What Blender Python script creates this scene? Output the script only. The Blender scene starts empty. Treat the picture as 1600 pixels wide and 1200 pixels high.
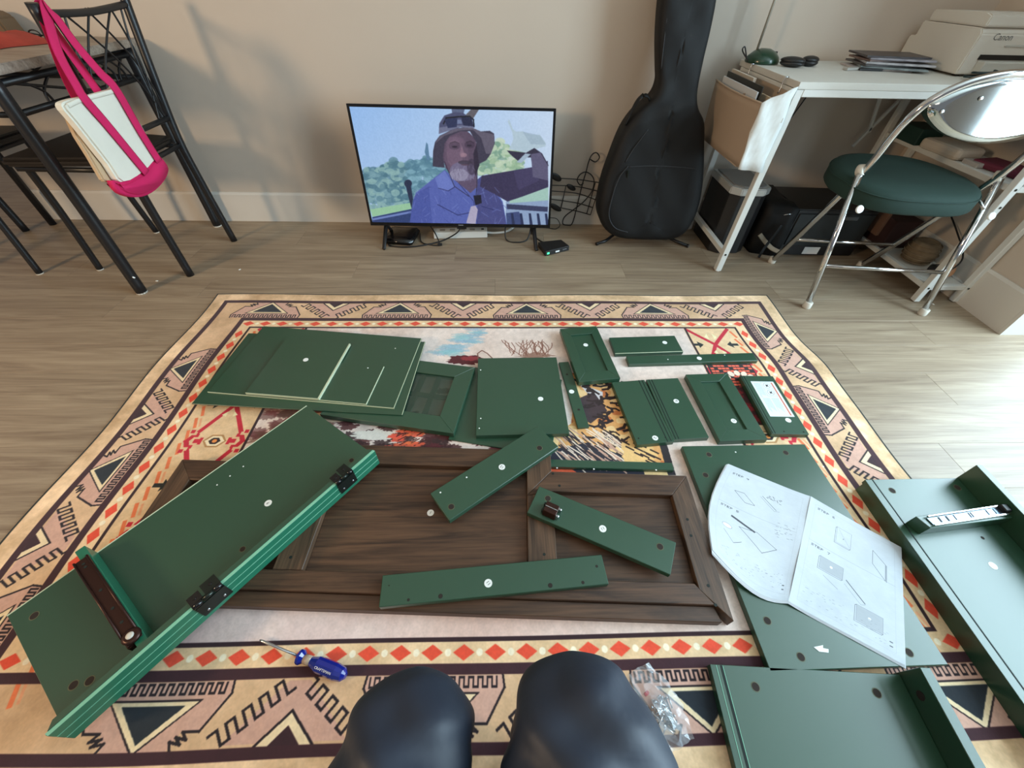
import bpy, bmesh, math, random
import numpy as np
from mathutils import Vector, Matrix
from mathutils import noise as mnoise
random.seed(7); RNG = np.random.RandomState(11)
C = bpy.context.scene.collection
SC = bpy.context.scene
R = math.radians
# ------------------------------------------------------------------ camera
cam_d = bpy.data.cameras.new('camera'); cam = bpy.data.objects.new('camera', cam_d); C.objects.link(cam)
cam_d.sensor_fit = 'HORIZONTAL'; cam_d.sensor_width = 36.0; cam_d.lens = 625.95 / 1600 * 36.0
cam_d.clip_start = 0.02
_p, _y, _r = R(46.1194), R(2.08649), R(1.48097)
_f = Vector((math.sin(_y)*math.cos(_p), math.cos(_y)*math.cos(_p), -math.sin(_p)))
_rt = Vector((math.cos(_y), -math.sin(_y), 0)); _u = _rt.cross(_f)
_r2 = _rt*math.cos(_r) + _u*math.sin(_r); _u2 = -_rt*math.sin(_r) + _u*math.cos(_r)
M = Matrix((( _r2.x, _u2.x, -_f.x, 0), (_r2.y, _u2.y, -_f.y, 0), (_r2.z, _u2.z, -_f.z, 0.96), (0, 0, 0, 1)))
cam.matrix_world = M
SC.camera = cam
# ------------------------------------------------------------------ world, lights, exposure
vs = SC.view_settings; vs.view_transform = 'Standard'; vs.look = 'None'; vs.exposure = 0.28; vs.gamma = 1.0; vs.use_curve_mapping = False
w = bpy.data.worlds.new('world'); SC.world = w; w.use_nodes = True
w.node_tree.nodes['Background'].inputs[0].default_value = (0.86, 0.89, 0.95, 1)
w.node_tree.nodes['Background'].inputs[1].default_value = 0.20
def area(name, loc, target, sx, sy, power, col, spread=180):
    d = bpy.data.lights.new(name, 'AREA'); d.shape = 'RECTANGLE'; d.size = sx; d.size_y = sy; d.energy = power; d.color = col
    d.spread = R(spread)
    o = bpy.data.objects.new(name, d); C.objects.link(o); o.location = loc
    o.rotation_euler = (Vector(target) - Vector(loc)).to_track_quat('-Z', 'Y').to_euler()
    return o
# daylight between the vertical blinds of the window to the right
for k in range(10):
    yy = 1.50 - k*0.25
    area('window_light', (2.90, yy, 1.38), (1.90, yy, 1.38), 0.18, 2.2, 18.0, (0.64, 0.86, 1.0))
# warm room lamp to the left, ahead of the sitter
area('room_lamp', (-2.75, -0.68, 1.46), (-1.0, 1.8, 0.4), 0.4, 0.4, 36, (1.0, 0.70, 0.42))
area('overhead_fill', (-0.2, -1.3, 2.4), (0.1, 0.9, 0.0), 1.2, 1.2, 6, (1.0, 0.90, 0.80))  # unseen overhead fill light, lifts the ambient level

# ------------------------------------------------------------------ colours and materials
def lin(c):
    return tuple((v/255/12.92 if v/255 <= 0.04045 else ((v/255+0.055)/1.055)**2.4) for v in c)
_mats = {}
def mat(name, col, rough=0.5, metal=0.0, coat=0.0, bump=0.0, bscale=200, vary=0.0, vscale=3.0, spec=0.5, alpha=1.0, trans=0.0):
    if name in _mats: return _mats[name]
    m = bpy.data.materials.new(name); m.use_nodes = True; nt = m.node_tree; b = nt.nodes['Principled BSDF']
    c = lin(col); b.inputs['Base Color'].default_value = (*c, 1); b.inputs['Roughness'].default_value = rough
    b.inputs['Metallic'].default_value = metal; b.inputs['Coat Weight'].default_value = coat
    b.inputs['Specular IOR Level'].default_value = spec
    b.inputs['Alpha'].default_value = alpha; b.inputs['Transmission Weight'].default_value = trans
    tc = nt.nodes.new('ShaderNodeTexCoord')
    n = nt.nodes.new('ShaderNodeTexNoise'); n.inputs['Scale'].default_value = vscale; n.inputs['Detail'].default_value = 4
    nt.links.new(tc.outputs['Object'], n.inputs['Vector'])
    mr = nt.nodes.new('ShaderNodeMapRange'); mr.inputs[1].default_value = 0.3; mr.inputs[2].default_value = 0.7
    v = vary if vary else 0.03
    mr.inputs[3].default_value = 1 - v; mr.inputs[4].default_value = 1 + v
    nt.links.new(n.outputs['Fac'], mr.inputs[0])
    mx = nt.nodes.new('ShaderNodeVectorMath'); mx.operation = 'SCALE'; mx.inputs[0].default_value = c
    nt.links.new(mr.outputs[0], mx.inputs['Scale']); nt.links.new(mx.outputs[0], b.inputs['Base Color'])
    if bump:
        n2 = nt.nodes.new('ShaderNodeTexNoise'); n2.inputs['Scale'].default_value = bscale; n2.inputs['Detail'].default_value = 3
        nt.links.new(tc.outputs['Object'], n2.inputs['Vector'])
        bp = nt.nodes.new('ShaderNodeBump'); bp.inputs['Strength'].default_value = bump; bp.inputs['Distance'].default_value = 0.002
        nt.links.new(n2.outputs['Fac'], bp.inputs['Height']); nt.links.new(bp.outputs[0], b.inputs['Normal'])
    _mats[name] = m; return m
def wood(name, c1, c2, rough, sx=1.2, sy=22, rnd=0.0, axis=0, dist=1.5, coordobj=True):
    m = bpy.data.materials.new(name); m.use_nodes = True; nt = m.node_tree; b = nt.nodes['Principled BSDF']
    b.inputs['Roughness'].default_value = rough; b.inputs['Specular IOR Level'].default_value = 0.48
    tc = nt.nodes.new('ShaderNodeTexCoord'); oi = nt.nodes.new('ShaderNodeObjectInfo')
    mp = nt.nodes.new('ShaderNodeMapping'); sc = [sy, sy, sy]; sc[axis] = sx; mp.inputs['Scale'].default_value = sc
    ad = nt.nodes.new('ShaderNodeVectorMath'); ad.operation = 'ADD'
    cm = nt.nodes.new('ShaderNodeVectorMath'); cm.operation = 'SCALE'; cm.inputs[0].default_value = (37, 91, 13)
    nt.links.new(oi.outputs['Random'], cm.inputs['Scale'])
    nt.links.new(tc.outputs['Object'], ad.inputs[0]); nt.links.new(cm.outputs[0], ad.inputs[1]); nt.links.new(ad.outputs[0], mp.inputs['Vector'])
    n1 = nt.nodes.new('ShaderNodeTexNoise'); n1.inputs['Scale'].default_value = 1.0; n1.inputs['Detail'].default_value = 7; n1.inputs['Distortion'].default_value = dist; n1.inputs['Roughness'].default_value = 0.62
    nt.links.new(mp.outputs[0], n1.inputs['Vector'])
    mp2 = nt.nodes.new('ShaderNodeMapping'); s2 = [sy*9]*3; s2[axis] = sx*3.5; mp2.inputs['Scale'].default_value = s2
    nt.links.new(ad.outputs[0], mp2.inputs['Vector'])
    n2 = nt.nodes.new('ShaderNodeTexNoise'); n2.inputs['Scale'].default_value = 1.0; n2.inputs['Detail'].default_value = 3
    nt.links.new(mp2.outputs[0], n2.inputs['Vector'])
    mi = nt.nodes.new('ShaderNodeMix'); mi.data_type = 'FLOAT'; mi.inputs[0].default_value = 0.35
    nt.links.new(n1.outputs['Fac'], mi.inputs[2]); nt.links.new(n2.outputs['Fac'], mi.inputs[3])
    cr = nt.nodes.new('ShaderNodeValToRGB'); cr.color_ramp.elements[0].position = 0.36; cr.color_ramp.elements[1].position = 0.64
    cr.color_ramp.elements[0].color = (*lin(c1), 1); cr.color_ramp.elements[1].color = (*lin(c2), 1)
    nt.links.new(mi.outputs[0], cr.inputs[0])
    mr = nt.nodes.new('ShaderNodeMapRange'); mr.inputs[3].default_value = 1 - rnd; mr.inputs[4].default_value = 1 + rnd
    nt.links.new(oi.outputs['Random'], mr.inputs[0])
    mx = nt.nodes.new('ShaderNodeVectorMath'); mx.operation = 'SCALE'
    nt.links.new(cr.outputs[0], mx.inputs[0]); nt.links.new(mr.outputs[0], mx.inputs['Scale']); nt.links.new(mx.outputs[0], b.inputs['Base Color'])
    bp = nt.nodes.new('ShaderNodeBump'); bp.inputs['Strength'].default_value = 0.12; bp.inputs['Distance'].default_value = 0.001
    nt.links.new(n2.outputs['Fac'], bp.inputs['Height']); nt.links.new(bp.outputs[0], b.inputs['Normal'])
    return m
GREEN = mat('green_laminate', (37, 72, 53), 0.34, vary=0.03, spec=0.8)
GREEN_EDGE = mat('pale_green_cut_edge', (196, 206, 176), 0.5)
RIM = mat('chipboard_hole_rim', (84, 86, 62), 0.7)
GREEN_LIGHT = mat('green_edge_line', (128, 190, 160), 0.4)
GREEN_STRIP = mat('green_edge_band', (36, 108, 82), 0.35)
HOLE = mat('drilled_hole_chipboard', (40, 30, 24), 0.9)
GROOVE = mat('groove_shadow_board', (10, 24, 20), 0.8)
STICK = mat('white_sticker_paper', (235, 238, 236), 0.6)
INK = mat('black_print_ink', (30, 30, 34), 0.7)
WALNUT = wood('walnut_laminate', (44, 29, 20), (94, 67, 48), 0.5, 2.2, 26)
WALNUT_Y = wood('walnut_laminate_cross', (48, 34, 24), (102, 76, 56), 0.5, 2.2, 26, axis=1)
PLANK = wood('vinyl_plank', (128, 110, 91), (166, 149, 126), 0.46, 1.6, 22, rnd=0.05)
TABLEW = wood('grey_table_top', (118, 104, 92), (168, 156, 142), 0.5, 3, 18)
WALL = mat('wall_paint', (194, 182, 168), 0.85, bump=0.06, bscale=260, vary=0.012)
TRIM = mat('trim_paint', (206, 202, 194), 0.55)
BLACKM = mat('black_powder_metal', (22, 23, 26), 0.38, spec=0.5)
BLACKP = mat('black_plastic', (20, 20, 22), 0.45)
BLACKG = mat('black_gloss_plastic', (14, 14, 16), 0.2)
VINYL = mat('black_seat_vinyl', (24, 20, 18), 0.38, bump=0.1, bscale=500)
CHROME = mat('chrome', (205, 205, 205), 0.12, metal=1.0)
CHROME_P = mat('polished_steel_plate', (200, 206, 206), 0.1, metal=1.0)
WHITEM = mat('white_powder_metal', (214, 216, 212), 0.4)
WHITEB = mat('white_melamine', (206, 205, 198), 0.45)
CAPW = mat('white_plastic_cap', (205, 200, 188), 0.45)
CANVAS = mat('cream_canvas', (226, 222, 208), 0.9, bump=0.35, bscale=900, vary=0.04, vscale=9)
PINK = mat('pink_canvas', (206, 24, 92), 0.85, bump=0.35, bscale=900, vary=0.05, vscale=12)
FELT = mat('beige_nonwoven', (168, 148, 128), 0.95, bump=0.4, bscale=700)
FELTW = mat('white_nonwoven', (218, 222, 220), 0.9, bump=0.4, bscale=60)
NYLON = mat('black_nylon', (9, 9, 10), 0.6, spec=0.35, bump=0.25, bscale=1400, vary=0.1, vscale=6)
TROUSER = mat('navy_nylon_fabric', (33, 41, 56), 0.55, bump=0.9, bscale=24, vary=0.05, vscale=9)
SKIN = mat('skin', (186, 138, 112), 0.6)
CUSH = mat('green_velvet', (21, 48, 41), 0.85, bump=0.3, bscale=500, vary=0.08, vscale=8)
PAPER = mat('white_paper', (204, 208, 212), 0.8, bump=0.2, bscale=25)
BROWNM = mat('brown_metal', (58, 34, 28), 0.35, metal=0.6)
DARKMET = mat('dark_hinge_metal', (44, 50, 46), 0.3, metal=0.7)
STEEL = mat('brushed_steel', (190, 195, 200), 0.25, metal=1.0)
ZINC = mat('zinc_runner', (112, 124, 140), 0.28, metal=0.9)
GLASSM = mat('dark_door_glass', (56, 78, 66), 0.03, alpha=0.5, spec=0.8)
PRN = mat('printer_white', (208, 206, 198), 0.5)
PRND = mat('printer_black_slot', (14, 16, 18), 0.4)
def fabric_red(): return mat('rust_mesh_fabric', (166, 62, 48), 0.9, bump=0.6, bscale=500, vary=0.2, vscale=14)
def emis(name, col, s):
    m = bpy.data.materials.new(name); m.use_nodes = True; b = m.node_tree.nodes['Principled BSDF']
    b.inputs['Base Color'].default_value = (*lin(col), 1); b.inputs['Emission Color'].default_value = (*lin(col), 1); b.inputs['Emission Strength'].default_value = s
    return m

# ------------------------------------------------------------------ mesh helpers (all shapes given in world coordinates)
_org = {}
def bm_new(): return bmesh.new()
def box(bm, c, s, rz=0.0, bev=0.0, rot=None, seg=1):
    t = bmesh.new(); bmesh.ops.create_cube(t, size=1.0)
    bmesh.ops.scale(t, vec=s, verts=t.verts)
    if bev > 0: bmesh.ops.bevel(t, geom=list(t.edges), offset=bev, segments=seg, affect='EDGES', profile=0.5)
    m = Matrix.Translation(c) @ (rot if rot is not None else Matrix.Rotation(rz, 4, 'Z'))
    bmesh.ops.transform(t, matrix=m, verts=t.verts)
    me = bpy.data.meshes.new('t'); t.to_mesh(me); t.free(); bm.from_mesh(me); bpy.data.meshes.remove(me)
    return bm
def prism(bm, pts, z0, z1, fr=None):
    """polygon pts (x,y) extruded z0..z1; fr maps (x,y,z)->world"""
    fr = fr or (lambda x, y, z: (x, y, z))
    a = [bm.verts.new(fr(x, y, z0)) for x, y in pts]; b = [bm.verts.new(fr(x, y, z1)) for x, y in pts]
    n = len(pts)
    bm.faces.new(a[::-1]); bm.faces.new(b)
    for i in range(n): bm.faces.new((a[i], a[(i+1) % n], b[(i+1) % n], b[i]))
    bmesh.ops.recalc_face_normals(bm, faces=bm.faces)
    return bm
def sweep(bm, pts, r, n=10, closed=False, flat=None):
    P = [Vector(p) for p in pts]; m = len(P)
    rr = r if isinstance(r, (list, tuple)) else [r]*m
    T = []
    for i in range(m):
        if closed: t = P[(i+1) % m] - P[i-1]
        else: t = P[min(i+1, m-1)] - P[max(i-1, 0)]
        T.append(t.normalized())
    u = T[0].orthogonal().normalized()
    if flat is not None: u = (Vector(flat) - T[0]*Vector(flat).dot(T[0])).normalized()
    rings = []
    for i in range(m):
        if flat is not None: u = (Vector(flat) - T[i]*Vector(flat).dot(T[i])).normalized()
        else: u = (u - T[i]*u.dot(T[i])).normalized()
        v = T[i].cross(u)
        q = rr[i]; a, b = (q if isinstance(q, tuple) else (q, q))
        rings.append([bm.verts.new(P[i] + u*math.cos(2*math.pi*k/n)*a + v*math.sin(2*math.pi*k/n)*b) for k in range(n)])
    rng = range(m) if closed else range(m-1)
    for i in rng:
        A, B = rings[i], rings[(i+1) % m]
        for k in range(n):
            f = bm.faces.new((A[k], A[(k+1) % n], B[(k+1) % n], B[k])); f.smooth = True
    if not closed:
        bm.faces.new(rings[0][::-1]); bm.faces.new(rings[-1])
    return bm
def lathe(bm, c, prof, n=24, rot=None):
    rot = rot or Matrix.Identity(4); rings = []
    for r, z in prof:
        rings.append([bm.verts.new(Vector(c) + (rot @ Vector((r*math.cos(2*math.pi*k/n), r*math.sin(2*math.pi*k/n), z)))) for k in range(n)])
    for i in range(len(prof)-1):
        for k in range(n):
            f = bm.faces.new((rings[i][k], rings[i][(k+1) % n], rings[i+1][(k+1) % n], rings[i+1][k])); f.smooth = True
    if prof[0][0] > 1e-6: bm.faces.new(rings[0][::-1])
    if prof[-1][0] > 1e-6: bm.faces.new(rings[-1])
    bmesh.ops.remove_doubles(bm, verts=bm.verts, dist=1e-6)
    return bm
def disc(bm, x, y, z, r, h=0.0006, n=20):
    return lathe(bm, (x, y, z), [(r, 0), (r, h)], n)
def smooth_pts(pts, k=8, closed=False):
    P = [Vector(p) for p in pts]; n = len(P); out = []
    rng = range(n) if closed else range(n-1)
    for i in rng:
        p0 = P[(i-1) % n] if closed else P[max(i-1, 0)]; p1 = P[i]; p2 = P[(i+1) % n]
        p3 = P[(i+2) % n] if closed else P[min(i+2, n-1)]
        for j in range(k):
            t = j/k
            out.append(0.5*((2*p1) + (-p0+p2)*t + (2*p0-5*p1+4*p2-p3)*t*t + (-p0+3*p1-3*p2+p3)*t**3))
    if not closed: out.append(P[-1])
    return out
def obj(name, bm, m, parent=None, loc=None, smooth=False):
    """link bm (world coordinates) as one mesh object; origin at the parent's origin or at loc"""
    o3 = _org[parent.name] if parent is not None else Vector(loc if loc else (0, 0, 0))
    bmesh.ops.translate(bm, vec=-o3, verts=bm.verts)
    me = bpy.data.meshes.new(name); bm.to_mesh(me); bm.free()
    if smooth:
        for p in me.polygons: p.use_smooth = True
    for x in (m if isinstance(m, (list, tuple)) else [m]): me.materials.append(x)
    o = bpy.data.objects.new(name, me); C.objects.link(o)
    if parent is not None: o.parent = parent
    else: o.location = o3
    _org[o.name] = o3.copy()
    return o
def tag(o, label=None, cat=None, group=None, kind=None):
    for k, v in (('label', label), ('category', cat), ('group', group), ('kind', kind)):
        if v: o[k] = v
    return o
def thing(name, label, cat, loc, group=None):
    o = bpy.data.objects.new(name, None); C.objects.link(o); o.location = loc; o.empty_display_size = 0.05
    _org[o.name] = Vector(loc); return tag(o, label, cat, group)
def text(name, s, size, m, parent, mw, align='CENTER'):
    """flat printed lettering; mw = 4x4 world matrix"""
    cu = bpy.data.curves.new(name, 'FONT'); cu.body = s; cu.size = size; cu.align_x = align; cu.align_y = 'CENTER'; cu.resolution_u = 2
    cu.extrude = 0.00005
    cu.materials.append(m); o = bpy.data.objects.new(name, cu); C.objects.link(o)
    me = bpy.data.meshes.new_from_object(o); bpy.data.objects.remove(o); me.name = name
    o = bpy.data.objects.new(name, me); C.objects.link(o)
    o.parent = parent; o.matrix_local = Matrix.Translation(-_org[parent.name]) @ mw
    return o

# ------------------------------------------------------------------ printed pictures computed as pixel arrays (rug weave, screen, page print)
def vnoise(h, w, cell, seed):
    rs = np.random.RandomState(seed); gh, gw = int(h/cell)+3, int(w/cell)+3
    g = rs.rand(gh, gw); y = np.arange(h)/cell; x = np.arange(w)/cell
    yi = y.astype(int); xi = x.astype(int); fy = (y-yi)[:, None]; fx = (x-xi)[None]
    fy = fy*fy*(3-2*fy); fx = fx*fx*(3-2*fx)
    a = g[yi][:, xi]; b = g[yi][:, xi+1]; c = g[yi+1][:, xi]; d = g[yi+1][:, xi+1]
    return (a*(1-fx)+b*fx)*(1-fy) + (c*(1-fx)+d*fx)*fy
class Canvas:
    def __init__(s, w, h, col): s.w, s.h = w, h; s.a = np.ones((h, w, 3), np.float32)*np.array(col, np.float32)
    def mask(s, pts):
        P = np.array(pts, float); x0, y0 = np.maximum(np.floor(P.min(0)).astype(int), 0); x1 = min(int(math.ceil(P[:, 0].max()))+1, s.w); y1 = min(int(math.ceil(P[:, 1].max()))+1, s.h)
        if x1 <= x0 or y1 <= y0: return None
        X, Y = np.meshgrid(np.arange(x0, x1)+0.5, np.arange(y0, y1)+0.5); ins = np.zeros(X.shape, bool)
        n = len(P); j = n-1
        for i in range(n):
            xi, yi = P[i]; xj, yj = P[j]
            if yi != yj:
                ins ^= ((yi > Y) != (yj > Y)) & (X < (xj-xi)*(Y-yi)/(yj-yi)+xi)
            j = i
        return (slice(y0, y1), slice(x0, x1)), ins
    def poly(s, pts, col, a=1.0):
        r = s.mask(pts)
        if r is None: return
        sl, ins = r; v = s.a[sl]; v[ins] = v[ins]*(1-a) + np.array(col, np.float32)*a
    def line(s, pts, wd, col, a=1.0):
        for (x0, y0), (x1, y1) in zip(pts[:-1], pts[1:]):
            d = math.hypot(x1-x0, y1-y0)
            if d < 1e-6: continue
            ex, ey = (x1-x0)/d*wd/2, (y1-y0)/d*wd/2; nx, ny = -ey, ex
            s.poly([(x0-ex+nx, y0-ey+ny), (x1+ex+nx, y1+ey+ny), (x1+ex-nx, y1+ey-ny), (x0-ex-nx, y0-ey-ny)], col, a)
    def ell(s, cx, cy, rx, ry, col, a=1.0, rot=0, n=28):
        c, q = math.cos(rot), math.sin(rot)
        s.poly([(cx+rx*math.cos(t)*c-ry*math.sin(t)*q, cy+rx*math.cos(t)*q+ry*math.sin(t)*c) for t in np.linspace(0, 2*math.pi, n, endpoint=False)], col, a)
    def blur(s, k):
        for _ in range(k):
            p = np.pad(s.a, ((1, 1), (1, 1), (0, 0)), 'edge'); s.a = (p[:-2, 1:-1]+p[2:, 1:-1]+p[1:-1, :-2]+p[1:-1, 2:]+2*p[1:-1, 1:-1])/6
    def image(s, name):
        im = bpy.data.images.new(name, s.w, s.h); px = np.ones((s.h, s.w, 4), np.float32)
        px[..., :3] = np.clip(s.a[::-1]/255, 0, 1); im.pixels.foreach_set(px.ravel()); im.update(); im.pack(); return im
def img_mat(name, im, rough=0.9, emit=False, bump=0.0, noise=0.0):
    m = bpy.data.materials.new(name); m.use_nodes = True; nt = m.node_tree; b = nt.nodes['Principled BSDF']; b.inputs['Roughness'].default_value = rough
    t = nt.nodes.new('ShaderNodeTexImage'); t.image = im; t.extension = 'EXTEND'
    src = t.outputs['Color']
    tc = nt.nodes.new('ShaderNodeTexCoord')
    if noise:
        n = nt.nodes.new('ShaderNodeTexNoise'); n.inputs['Scale'].default_value = 55; n.inputs['Detail'].default_value = 6; nt.links.new(tc.outputs['Object'], n.inputs['Vector'])
        mr = nt.nodes.new('ShaderNodeMapRange'); mr.inputs[1].default_value = .3; mr.inputs[2].default_value = .7; mr.inputs[3].default_value = 1-noise; mr.inputs[4].default_value = 1+noise
        nt.links.new(n.outputs['Fac'], mr.inputs[0]); mx = nt.nodes.new('ShaderNodeVectorMath'); mx.operation = 'SCALE'
        nt.links.new(src, mx.inputs[0]); nt.links.new(mr.outputs[0], mx.inputs['Scale']); src = mx.outputs[0]
    if emit:
        b.inputs['Base Color'].default_value = (0.01, 0.01, 0.01, 1); nt.links.new(src, b.inputs['Emission Color']); b.inputs['Emission Strength'].default_value = 0.84
    else: nt.links.new(src, b.inputs['Base Color'])
    if bump:
        n2 = nt.nodes.new('ShaderNodeTexNoise'); n2.inputs['Scale'].default_value = 26; n2.inputs['Detail'].default_value = 6; nt.links.new(tc.outputs['Object'], n2.inputs['Vector'])
        bp = nt.nodes.new('ShaderNodeBump'); bp.inputs['Strength'].default_value = bump; bp.inputs['Distance'].default_value = 0.006
        nt.links.new(n2.outputs['Fac'], bp.inputs['Height']); nt.links.new(bp.outputs[0], b.inputs['Normal'])
        if not emit and rough > .85: b.inputs['Sheen Weight'].default_value = 0.15
    return m
FONT5 = {'S': '01111 10000 01110 00001 11110', 'T': '11111 00100 00100 00100 00100', 'E': '11111 10000 11110 10000 11111', 'P': '11110 10001 11110 10000 10000',
         '4': '10010 10010 11111 00010 00010', '5': '11111 10000 11110 00001 11110', '6': '01110 10000 11110 10001 01110', '7': '11111 00001 00010 00100 00100', ' ': '00000 00000 00000 00000 00000'}
def tiny_text(cv, s, x, y, px, col):
    for ch in s:
        for j, row in enumerate(FONT5[ch].split()):
            for i, b in enumerate(row):
                if b == '1': cv.poly([(x+i*px, y+j*px), (x+i*px+px, y+j*px), (x+i*px+px, y+j*px+px), (x+i*px, y+j*px+px)], col)
        x += 6*px

# ================================================================== THE SETTING
WY = 2.137
fl = bm_new(); box(fl, (-0.7, 1.6, -0.03), (7.6, 6.4, 0.03))
floor = tag(obj('floor', fl, mat('floor_underlay', (84, 76, 66), 0.9)), kind='structure')
rows = [(-0.067 + 0.149*k) for k in range(-9, 30)]
shared = {}
for i, y0 in enumerate(rows):
    L = 1.22; off = {6: 1.483, 5: 1.30, 7: 0.35, 9: -0.95}.get(i-9+0, None)
    j0 = (i*0.437) % L - 3.3
    if abs(y0-0.829) < 0.01: j0 = 1.483-4*L
    if abs(y0-0.531) < 0.01: j0 = 1.30-4*L
    if abs(y0-1.425) < 0.01: j0 = -1.25-2*L
    if abs(y0-1.127) < 0.01: j0 = -0.80-2*L
    if abs(y0-0.68) < 0.01: j0 = 0.9-4*L
    x = j0-L
    while x < 3.1:
        if x+L > -4.2 and not (y0 > WY+0.1 and x > -2.4):
            if 'plank' not in shared:
                b = bm_new(); box(b, (0, 0, -0.0075), (L-0.0005, 0.149-0.0005, 0.015), bev=0.0004)
                o = obj('plank', b, PLANK, floor); shared['plank'] = o.data
            else:
                o = bpy.data.objects.new('plank', shared['plank']); C.objects.link(o); o.parent = floor
            o.location = (x+L/2, y0+0.0745, 0)
        x += L
b = bm_new(); box(b, (0.415, WY+0.06, 1.3), (5.57, 0.12, 2.6)); tag(obj('wall_back', b, WALL), kind='structure')
b = bm_new(); prism(b, [(0, 0), (0.013, 0), (0.013, 0.135), (0.006, 0.145), (0, 0.145)], -2.383, 1.955, lambda x, y, z: (z, WY-x, y)); tag(obj('baseboard_back', b, TRIM), kind='structure')
b = bm_new(); prism(b, [(0, 0), (0.013, 0), (0.013, 0.135), (0.006, 0.145), (0, 0.145)], WY, WY+0.12, lambda x, y, z: (-2.37-x, z, y)); tag(obj('baseboard_left', b, TRIM), kind='structure')
b = bm_new(); box(b, (2.08, 1.6685, 1.3), (0.25, 0.937, 2.6)); b2 = tag(obj('wall_right', b, WALL), kind='structure')
b = bm_new(); prism(b, [(0, 0), (0.013, 0), (0.013, 0.15), (0.006, 0.16), (0, 0.16)], 1.2005, WY, lambda x, y, z: (1.955-x, z, y)); tag(obj('baseboard_right', b, TRIM), kind='structure')
b = bm_new(); prism(b, [(0, 0), (0.013, 0), (0.013, 0.15), (0.006, 0.16), (0, 0.16)], 1.942, 2.205, lambda x, y, z: (z, 1.20-x, y)); tag(obj('baseboard_right_return', b, TRIM), kind='structure')
b = bm_new(); box(b, (-0.9, 1.0, 2.63), (7.0, 7.4, 0.04)); tag(obj('ceiling', b, mat('ceiling_paint', (226, 224, 218), .9)), kind='structure')
b = bm_new(); box(b, (3.16, -0.3, 1.3), (0.08, 4.9, 2.6)); tag(obj('wall_window_side', b, WALL), kind='structure')
b = bm_new()
for (y_, z_, sy__, sz__) in ((0.375, .235, 2.66, .05), (0.375, 2.525, 2.66, .05), (-0.93, 1.38, .05, 2.24), (1.68, 1.38, .05, 2.24)): box(b, (3.02, y_, z_), (.2, sy__, sz__))
tag(obj('window_1', b, TRIM), kind='structure')
b = bm_new(); box(b, (-3.2, 4.55, 1.3), (3.0, 0.1, 2.6)); tag(obj('wall_far', b, WALL), kind='structure')

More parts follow.
